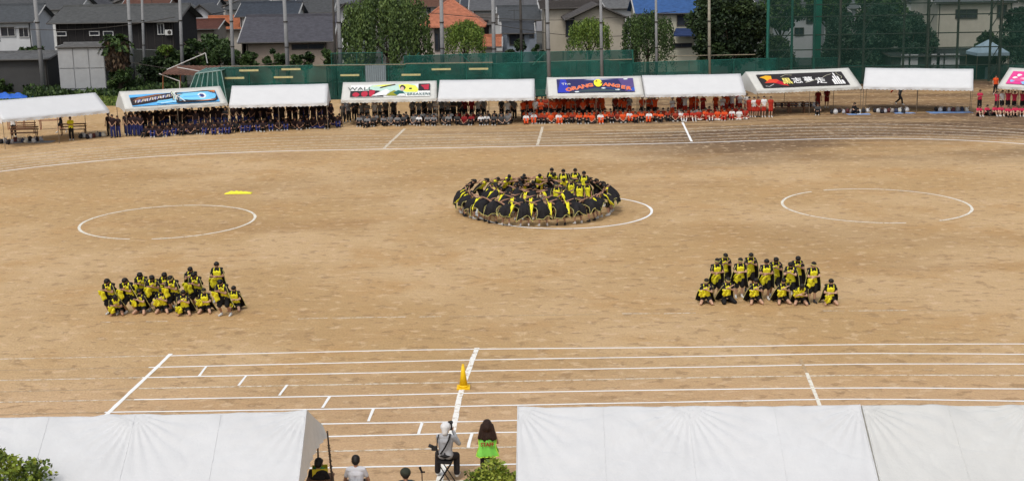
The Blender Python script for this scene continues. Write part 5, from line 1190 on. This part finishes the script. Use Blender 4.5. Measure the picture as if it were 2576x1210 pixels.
for x in (2463, 2506, 2519, 2534, 2550, 2570): spectator(x, 278 if x < 2500 else 281, R.choice(['front','up','clap']), 'standing', False)
for x in (2461, 2480, 2500, 2516, 2534, 2552, 2568): spectator(x, 292+R.uniform(-1,2), 'sit', 'seated', True)
# the rest of the packed rows, beyond the three hundred built one by one: one mass
def crowd(lst, label):
    mb = MB(); mi_of = {}; mats_ = []
    def mi(m):
        if m not in mi_of: mi_of[m] = len(mats_); mats_.append(m)
        return mi_of[m]
    for (x, py, kind) in lst:
        top, bot, d, g_, sk = style(x); loc = G(x, py); J = PC[(kind, 'J')]; a = R.uniform(-.4,.4); sc = R.uniform(.93,1.03); M = Matrix.Translation(loc) @ Matrix.Rotation(a, 4, 'Z') @ Matrix.Scale(sc, 4)
        for what, fn, m in (('b', lambda: body_mb(J), sk), ('h', lambda: hair_mb(J, 0), HAIR), ('s', lambda: shirt_mb(J, .55), top), ('l', lambda: legs_mb(J, True), bot)):
            if ('lo', kind, what) not in PC: PC[('lo', kind, what)] = remesh(fn(), .045, 1, .6)
            me = PC[('lo', kind, what)]; k = len(mb.v); mb.v += [tuple(M @ v.co) for v in me.vertices]; q = mi(m)
            for p in me.polygons: mb.f.append(tuple(k+i for i in p.vertices)); mb.mi.append(q)
    return mb.out('crowd', mats_, None, True, kind='stuff', label=label)
crowd([(x, interp(SEATY, x)-4.5+R.uniform(-1,1), R.choice(['sit','sitx','sit'])) for x in list(rngx(380, 858, 15, 2))+list(rngx(915, 1280, 18, 3))+list(rngx(1322, 1875, 15, 2))]
    + [(x, interp(SEATY, x)-15+R.uniform(-2,2), R.choice(['front','down','clap'])) for x in list(rngx(330, 858, 17, 3))+list(rngx(870, 1290, 24, 4))+list(rngx(1320, 1600, 14, 2))+list(rngx(1640, 1860, 26, 4)) if not any(a < x < b for a, b in GAPS)], 'packed rows of students between the front row and the standing ones')
# single far figures
def single(px, py, kind, lab, top, bot, **kw): return person(kind, G(px, py), kw.pop('rz', 0), lab, None, top, bot, vox=.025, sm=2, **kw)
single(181, 353, 'cross', 'boy in a yellow shirt and black trousers standing under the first white tent', YEL, BLK, skin=SKIND)
single(36, 345, 'down', 'man in a white shirt standing behind the wooden bench at the far left', WHITE, BLK, skin=SKIND, rz=.2)
single(156, 335, 'walk', 'person in black walking behind the red brown table under the first tent', BLK, BLK, rz=-1.2, full=False)
single(2057, 278, 'down', 'person in a long dark red outfit under the black banner tent', DRED, DRED, skin=SKIND)
single(2079, 272, 'front', 'person in dark red shirt and shorts with a number, beside the long outfit', DRED, DRED, skin=SKIND, full=False)
single(2146, 287, 'sit', 'person in black sitting among the bags under the black banner tent', BLK, BLK, rz=.6)
single(2057, 289, 'sit', 'person in dark clothes crouching at the end of the bag bench', DGREY, BLK, rz=-.3)
t, J = single(2262, 264, 'walk', 'person in dark clothes striding with an orange cape under the plain right tent', DGREY, BLK, rz=.9)
mb = MB(); mb.grid(lambda u, v: ((u-.5)*.5, .10+.65*v, 1.45-.45*v*v+.05*math.sin(u*9)), 8, 8, thick=.012); mb.out('cape', ORANGE, t, True)
single(2503, 238, 'down', 'person in an orange shirt standing behind the pink banner tent', ORANGE, BLK)
# orange flag held among the orange students
t = thing('flag', 'large orange flag drooping among the orange shirted students', 'flag', G(1504, 297))
MB().tube((0,0,0),(0,0,2.2),.02,n=6).out('flagpole', POLE, t); mb = MB(); mb.grid(lambda u, v: (.02+.75*u*v**.6+.12*math.sin(v*6)*u, -.25*u+.06*math.sin(u*8), 2.15-1.5*v-.25*u*(1-v)), 10, 10, thick=.008); mb.out('flag_cloth', cm('flag_orange', (.80,.13,.03)), t, True)

# ------------------------------------------------------------------ people close to the camera
def near(kind, J0, px, ty, h, rz, lab, top, bot, **kw):
    loc = G(px, ty, h); loc.z = 0
    return person(kind, loc, rz, lab, None, top, bot, Jf=lambda k: J0, vox=.011, dec=.4, sm=2, fing=.011, **kw)
# photographer on a folding stool, back to us, camera raised to the eye
J = base_pose('down'); shift(J, -.22, 0, rad(6))
J['pelvis'] = V((0,0,.74)); J['hip'] = [V((s*.09,0,.72)) for s in (-1,1)]; J['kn'] = [V((-.20,-.34,.60)), V((.26,-.36,.62))]; J['an'] = [V((-.22,-.22,.16)), V((.30,-.40,.10))]; J['to'] = [V((-.24,-.40,.12)), V((.34,-.56,.04))]
J['an'][1] = V((-.0,0,0)) if False else J['an'][1]
hdz = J['head']
J['el'] = [V((-.30,-.16,.98)), V((.20,-.24,.98))]; J['ha'] = [V((-.13,-.27,1.28)), V((.02,-.33,1.30))]
t, _ = near('photographer', J, 1119, 1068, 1.50, math.pi-.15, 'photographer in a grey jacket and white cap shooting from a folding stool', cm('light_grey', (.36,.37,.39)), cm('charcoal', (.025,.022,.025)), skin=SKIND, sleeve=1.6, shoe=SHW)
mb = MB(); hd = J['head']; mb.ell(hd+J['up_']*.045-J['Fh']*.01, .128,.132,.115, 20, 12); mb.cap(hd+J['up_']*.06+J['Fh']*.09-J['ax']*.04, hd+J['up_']*.06+J['Fh']*.09+J['ax']*.04, .035); mb.cap(hd+J['up_']*.03-J['Fh']*.07, hd-J['up_']*.09-J['Fh']*.06, .095, .08); link('cap', remesh(mb, .012, 3, .5, 'cap'), WHITE, t)
def ribbon(pts, w, m, name, parent, nrm=(0,1,0)):
    mb = MB(); P = [V(p) for p in pts]; n = V(nrm)
    for a, b in zip(P[:-1], P[1:]):
        s = (b-a).cross(n).normalized()*w/2; mb.face([a-s, b-s, b+s, a+s]); o_ = n*.006; mb.face([a-s-o_, a+s-o_, b+s-o_, b-s-o_])
    mb.out(name, m, parent)
bk = BLK
ribbon([(-.13,.02,1.28),(-.11,.135,1.16),(-.02,.15,.98),(.10,.145,.80)], .04, bk, 'camera_strap', t); ribbon([(.15,.02,1.26),(.17,.13,1.15),(.18,.15,.95),(.14,.14,.78)], .025, bk, 'camera_strap', t)
mb = MB(); mb.ell((0,.02,.74),.17,.135,.05, 20, 8); mb.out('waist_belt', bk, t, True)
cb = thing('camera', 'black camera with long lens held up to the eye of the photographer', 'camera', t.location+V((0,0,0)), t.rotation_euler.z)
MB().box((-.05,-.26,1.34),(.15,.07,.11)).out('camera_body', SHB, cb); mb = MB(); mb.tube((-.05,-.30,1.34),(-.05,-.52,1.38),.038,.048,n=16); mb.out('lens', SHB, cb, True); mb = MB(); mb.ell((-.05,-.28,1.45),.045,.06,.045,12,8); mb.out('flash', SHB, cb, True)
c2 = thing('camera', 'second black camera hanging at the left hip of the photographer', 'camera', t.location, t.rotation_euler.z)
MB().box((.27,.02,.90),(.13,.08,.10)).out('camera_body', SHB, c2); MB().tube((.30,.02,.93),(.40,.04,.98),.04,.045,n=14).out('lens', SHB, c2, True)
st = thing('stool', 'black folding stool with crossed legs under the photographer', 'stool', t.location, t.rotation_euler.z)
MB().box((0,.02,.585),(.34,.30,.035)).out('seat', bk, st)
for a, b in (((-.16,-.13,.57),(.19,-.13,.01)),((.16,-.13,.57),(-.19,-.13,.01)),((-.16,.15,.57),(.19,.17,.01)),((.16,.15,.57),(-.19,.17,.01))): MB().tube(a, b, .014, n=8).out('leg', bk, st)
# staff member
J = base_pose('front'); J['ha'] = [V((-.05,-.25,1.12)), V((.05,-.25,1.12))]
GRN = cm('staff_green', (.22,.66,.10), .08)
t, _ = near('staff', J, 1225, 1058, 1.71*.97, math.pi, 'staff member with long brown hair in a lime green bib reading STAFF', None, cm('black2', (.02,.018,.02)), skin=SKIN, hair=0, hairm=HAIRB, scale=.97, sleeve=.55)
def longhair():
    mb = MB(); hd = J['head']; mb.cap(hd+V((0,.02,.04)), hd+V((0,.06,-.06)), .118, .12)
    for k in range(7):
        x = (k-3)*.045; mb.cap(hd+V((x*.8,.05,0)), hd+V((x*1.45,.150-abs(x)*.25,-.31-.03*math.sin(k*2))), .06, .045)
    for s in (-1,1): mb.cap(hd+V((s*.08,0,.02)), hd+V((s*.15,.03,-.20)), .05, .045)
    return mb
link('hair', remesh(longhair(), .014, 3, .6, 'hair'), HAIRB, t)
mb = MB()
def bib(side):
    def P(u, v):
        s = (u-.5)*2; z = 1.43-.60*v; w = .185+.075*v+.02*math.sin(v*8); y = side*(.135+.05*v-.04*s*s-.05*(1-v)*s*s)+.028*math.sin(u*13+v*4)*v
        return (s*w*side, y, z-.03*s*s*(1-v)+.012*math.sin(u*20)*v)
    return P
mb.grid(bib(1), 22, 18, thick=.006); mb.grid(bib(-1), 22, 18, thick=.006)
for s in (-1, 1): mb.cap((s*.10,-.10,1.43),(s*.10,.0,1.44),.03)
mb.out('bib', GRN, t, True)
mb = MB(); P = bib(1)
for seq in ([(i/20, 1.0) for i in range(21)], [(0., i/12) for i in range(13)], [(1., i/12) for i in range(13)]):
    for (a, b), (c, d) in zip(seq[:-1], seq[1:]): mb.tube(P(a, b), P(c, d), .011, n=5)
mb.out('bib_edge', cm('lime_edge', (.52,.80,.08), .05), t)
cu = bpy.data.curves.new('lettering', 'FONT'); cu.body = 'STAFF'; cu.size = .125; cu.offset = .005; cu.align_x = 'CENTER'; cu.resolution_u = 2
to = bpy.data.objects.new('tmp', cu); me = evaluated(to); bpy.data.objects.remove(to); me.materials.clear()
lo = link('lettering', me, cm('letter_red', (.30,.03,.02), .05), t); lo.location = (0,.205,1.13); lo.rotation_euler = (rad(80), 0, math.pi); lo.scale = (1.0,1,1)
# seated man in white, capped person, person beside the yellow box
def seated(turn=0):
    J = base_pose('down'); shift(J, -.48, 0, rad(8)); J['kn'] = [V((s*.16,-.42,.46)) for s in (-1,1)]; J['an'] = [V((s*.16,-.44,.09)) for s in (-1,1)]; J['to'] = [V((s*.17,-.60,.035)) for s in (-1,1)]; J['el'] = [V((s*.28,-.14,.62)) for s in (-1,1)]; J['ha'] = [V((s*.18,-.36,.52)) for s in (-1,1)]; return J
def folding_chair(t, label):
    c = thing('chair', label, 'chair', t.location, t.rotation_euler.z); MB().box((0,.02,.36),(.40,.38,.03)).out('seat', DPOLE, c); MB().box((0,.22,.62),(.38,.02,.18)).out('backrest', DPOLE, c)
    for sx in (-.18,.18):
        for sy, h in ((-.16,.35),(.21,.70)): MB().tube((sx,sy,0),(sx,sy,h),.012,n=6).out('leg', DPOLE, c)
t, _ = near('seated_white', seated(), 893, 1151, 1.225, math.pi, 'black haired man in a white short sleeved shirt seated with his back to us', cm('shirt_white', (.62,.63,.68), .05), BLK, skin=SKIND); folding_chair(t, 'folding chair under the man in the white shirt at the bottom edge')
J3 = seated()
t, _ = near('seated_cap', J3, 1020, 1184, 1.235, math.pi+.1, 'person in a dark cap seated at the bottom edge left of the photographer', cm('slate', (.03,.045,.055)), BLK, skin=SKIND); folding_chair(t, 'folding chair under the person in the dark cap')
mb = MB(); hd = J3['head']; mb.ell(hd+J3['up_']*.045-J3['Fh']*.01, .125,.13,.11, 18, 10); mb.cap(hd+J3['up_']*.05+J3['Fh']*.1-J3['ax']*.05, hd+J3['up_']*.05+J3['Fh']*.14+J3['ax']*.05, .03); link('cap', remesh(mb, .014, 3, .5, 'cap'), cm('cap_olive', (.03,.035,.025)), t)
t, _ = near('seated_box', seated(), 796, 1158, 1.225, math.pi-.3, 'dark haired person half hidden by the tent gable beside a yellow basket', BLK, BLK, skin=SKIND); folding_chair(t, 'folding chair under the person beside the yellow basket')
b = thing('basket', 'yellow plastic basket with green cloth beside the left tent leg', 'basket', G(806, 1198, .78)+V((0,0,0)), .15); YB = mat('basket_yellow', (.62,.52,.03), .5, .1)
for nm, c, d in (('side', (0,-.13,.12),(.36,.012,.24)),('side', (0,.13,.12),(.36,.012,.24)),('side', (-.174,0,.12),(.012,.248,.24)),('side', (.174,0,.12),(.012,.248,.24)),('bottom', (0,0,.006),(.33,.24,.012))): MB().box(c, d).out(nm, YB, b)
rumple('cloth', cm('green_cloth', (.03,.36,.12)), 'green cloth heaped in the yellow basket', 'cloth', b.location+V((-.02,0,.10)), .32, .22, .20, 3)
tb = thing('table', 'small folding table carrying the yellow basket by the left tent', 'table', V((b.location.x, b.location.y, 0))); MB().box((0,0,.76),(.6,.45,.03)).out('tabletop', WD, tb)
for x, y in ((-.27,-.19),(.27,-.19),(.27,.19),(-.27,.19)): MB().tube((x,y,0),(x,y,.745),.015,n=6).out('leg', POLE, tb)
# microphone stand and pole bundle
l = G(1061, 1176, 1.35); l.z = 0; t = thing('microphone_stand', 'thin black microphone stand at the bottom edge left of the stool', 'microphone stand', l)
MB().tube((0,0,.02),(0,0,1.25),.011,n=8).out('pole', bk, t); MB().tube((0,0,0),(0,0,.02),.14,n=16).out('base', bk, t); MB().tube((.0,.0,1.25),(-.05,.03,1.36),.02,.03,n=10).out('microphone', bk, t); MB().box((.02,0,1.25),(.10,.03,.03)).out('clamp', bk, t)
a = G(823, 1078, 2.0); t = thing('pole_bundle', 'leaning dark steel pole wrapped with ropes at the corner of the left foreground tent', 'pole', V((a.x, a.y, 0))); tp = V((0,0,1.95)); bt = V((.14,-.25,0))
MB().tube(bt, tp, .024, .02, n=8).out('pole', cm('rusty_pole', (.06,.045,.035), .4), t); MB().tube(bt+V((.16,-.02,0)), bt.lerp(tp,.45), .016, n=7).out('brace', DPOLE, t)
mb = MB()
for k in range(22):
    z = .25+.065*k; p = bt.lerp(tp, z/1.95); mb.tube(p+V((-.03,0,0)), p+V((.035,.0,.03*math.sin(k*3))), .014, n=5)
mb.out('rope', cm('rope', (.10,.075,.05)), t)

bpy.data.scenes.remove(TS)
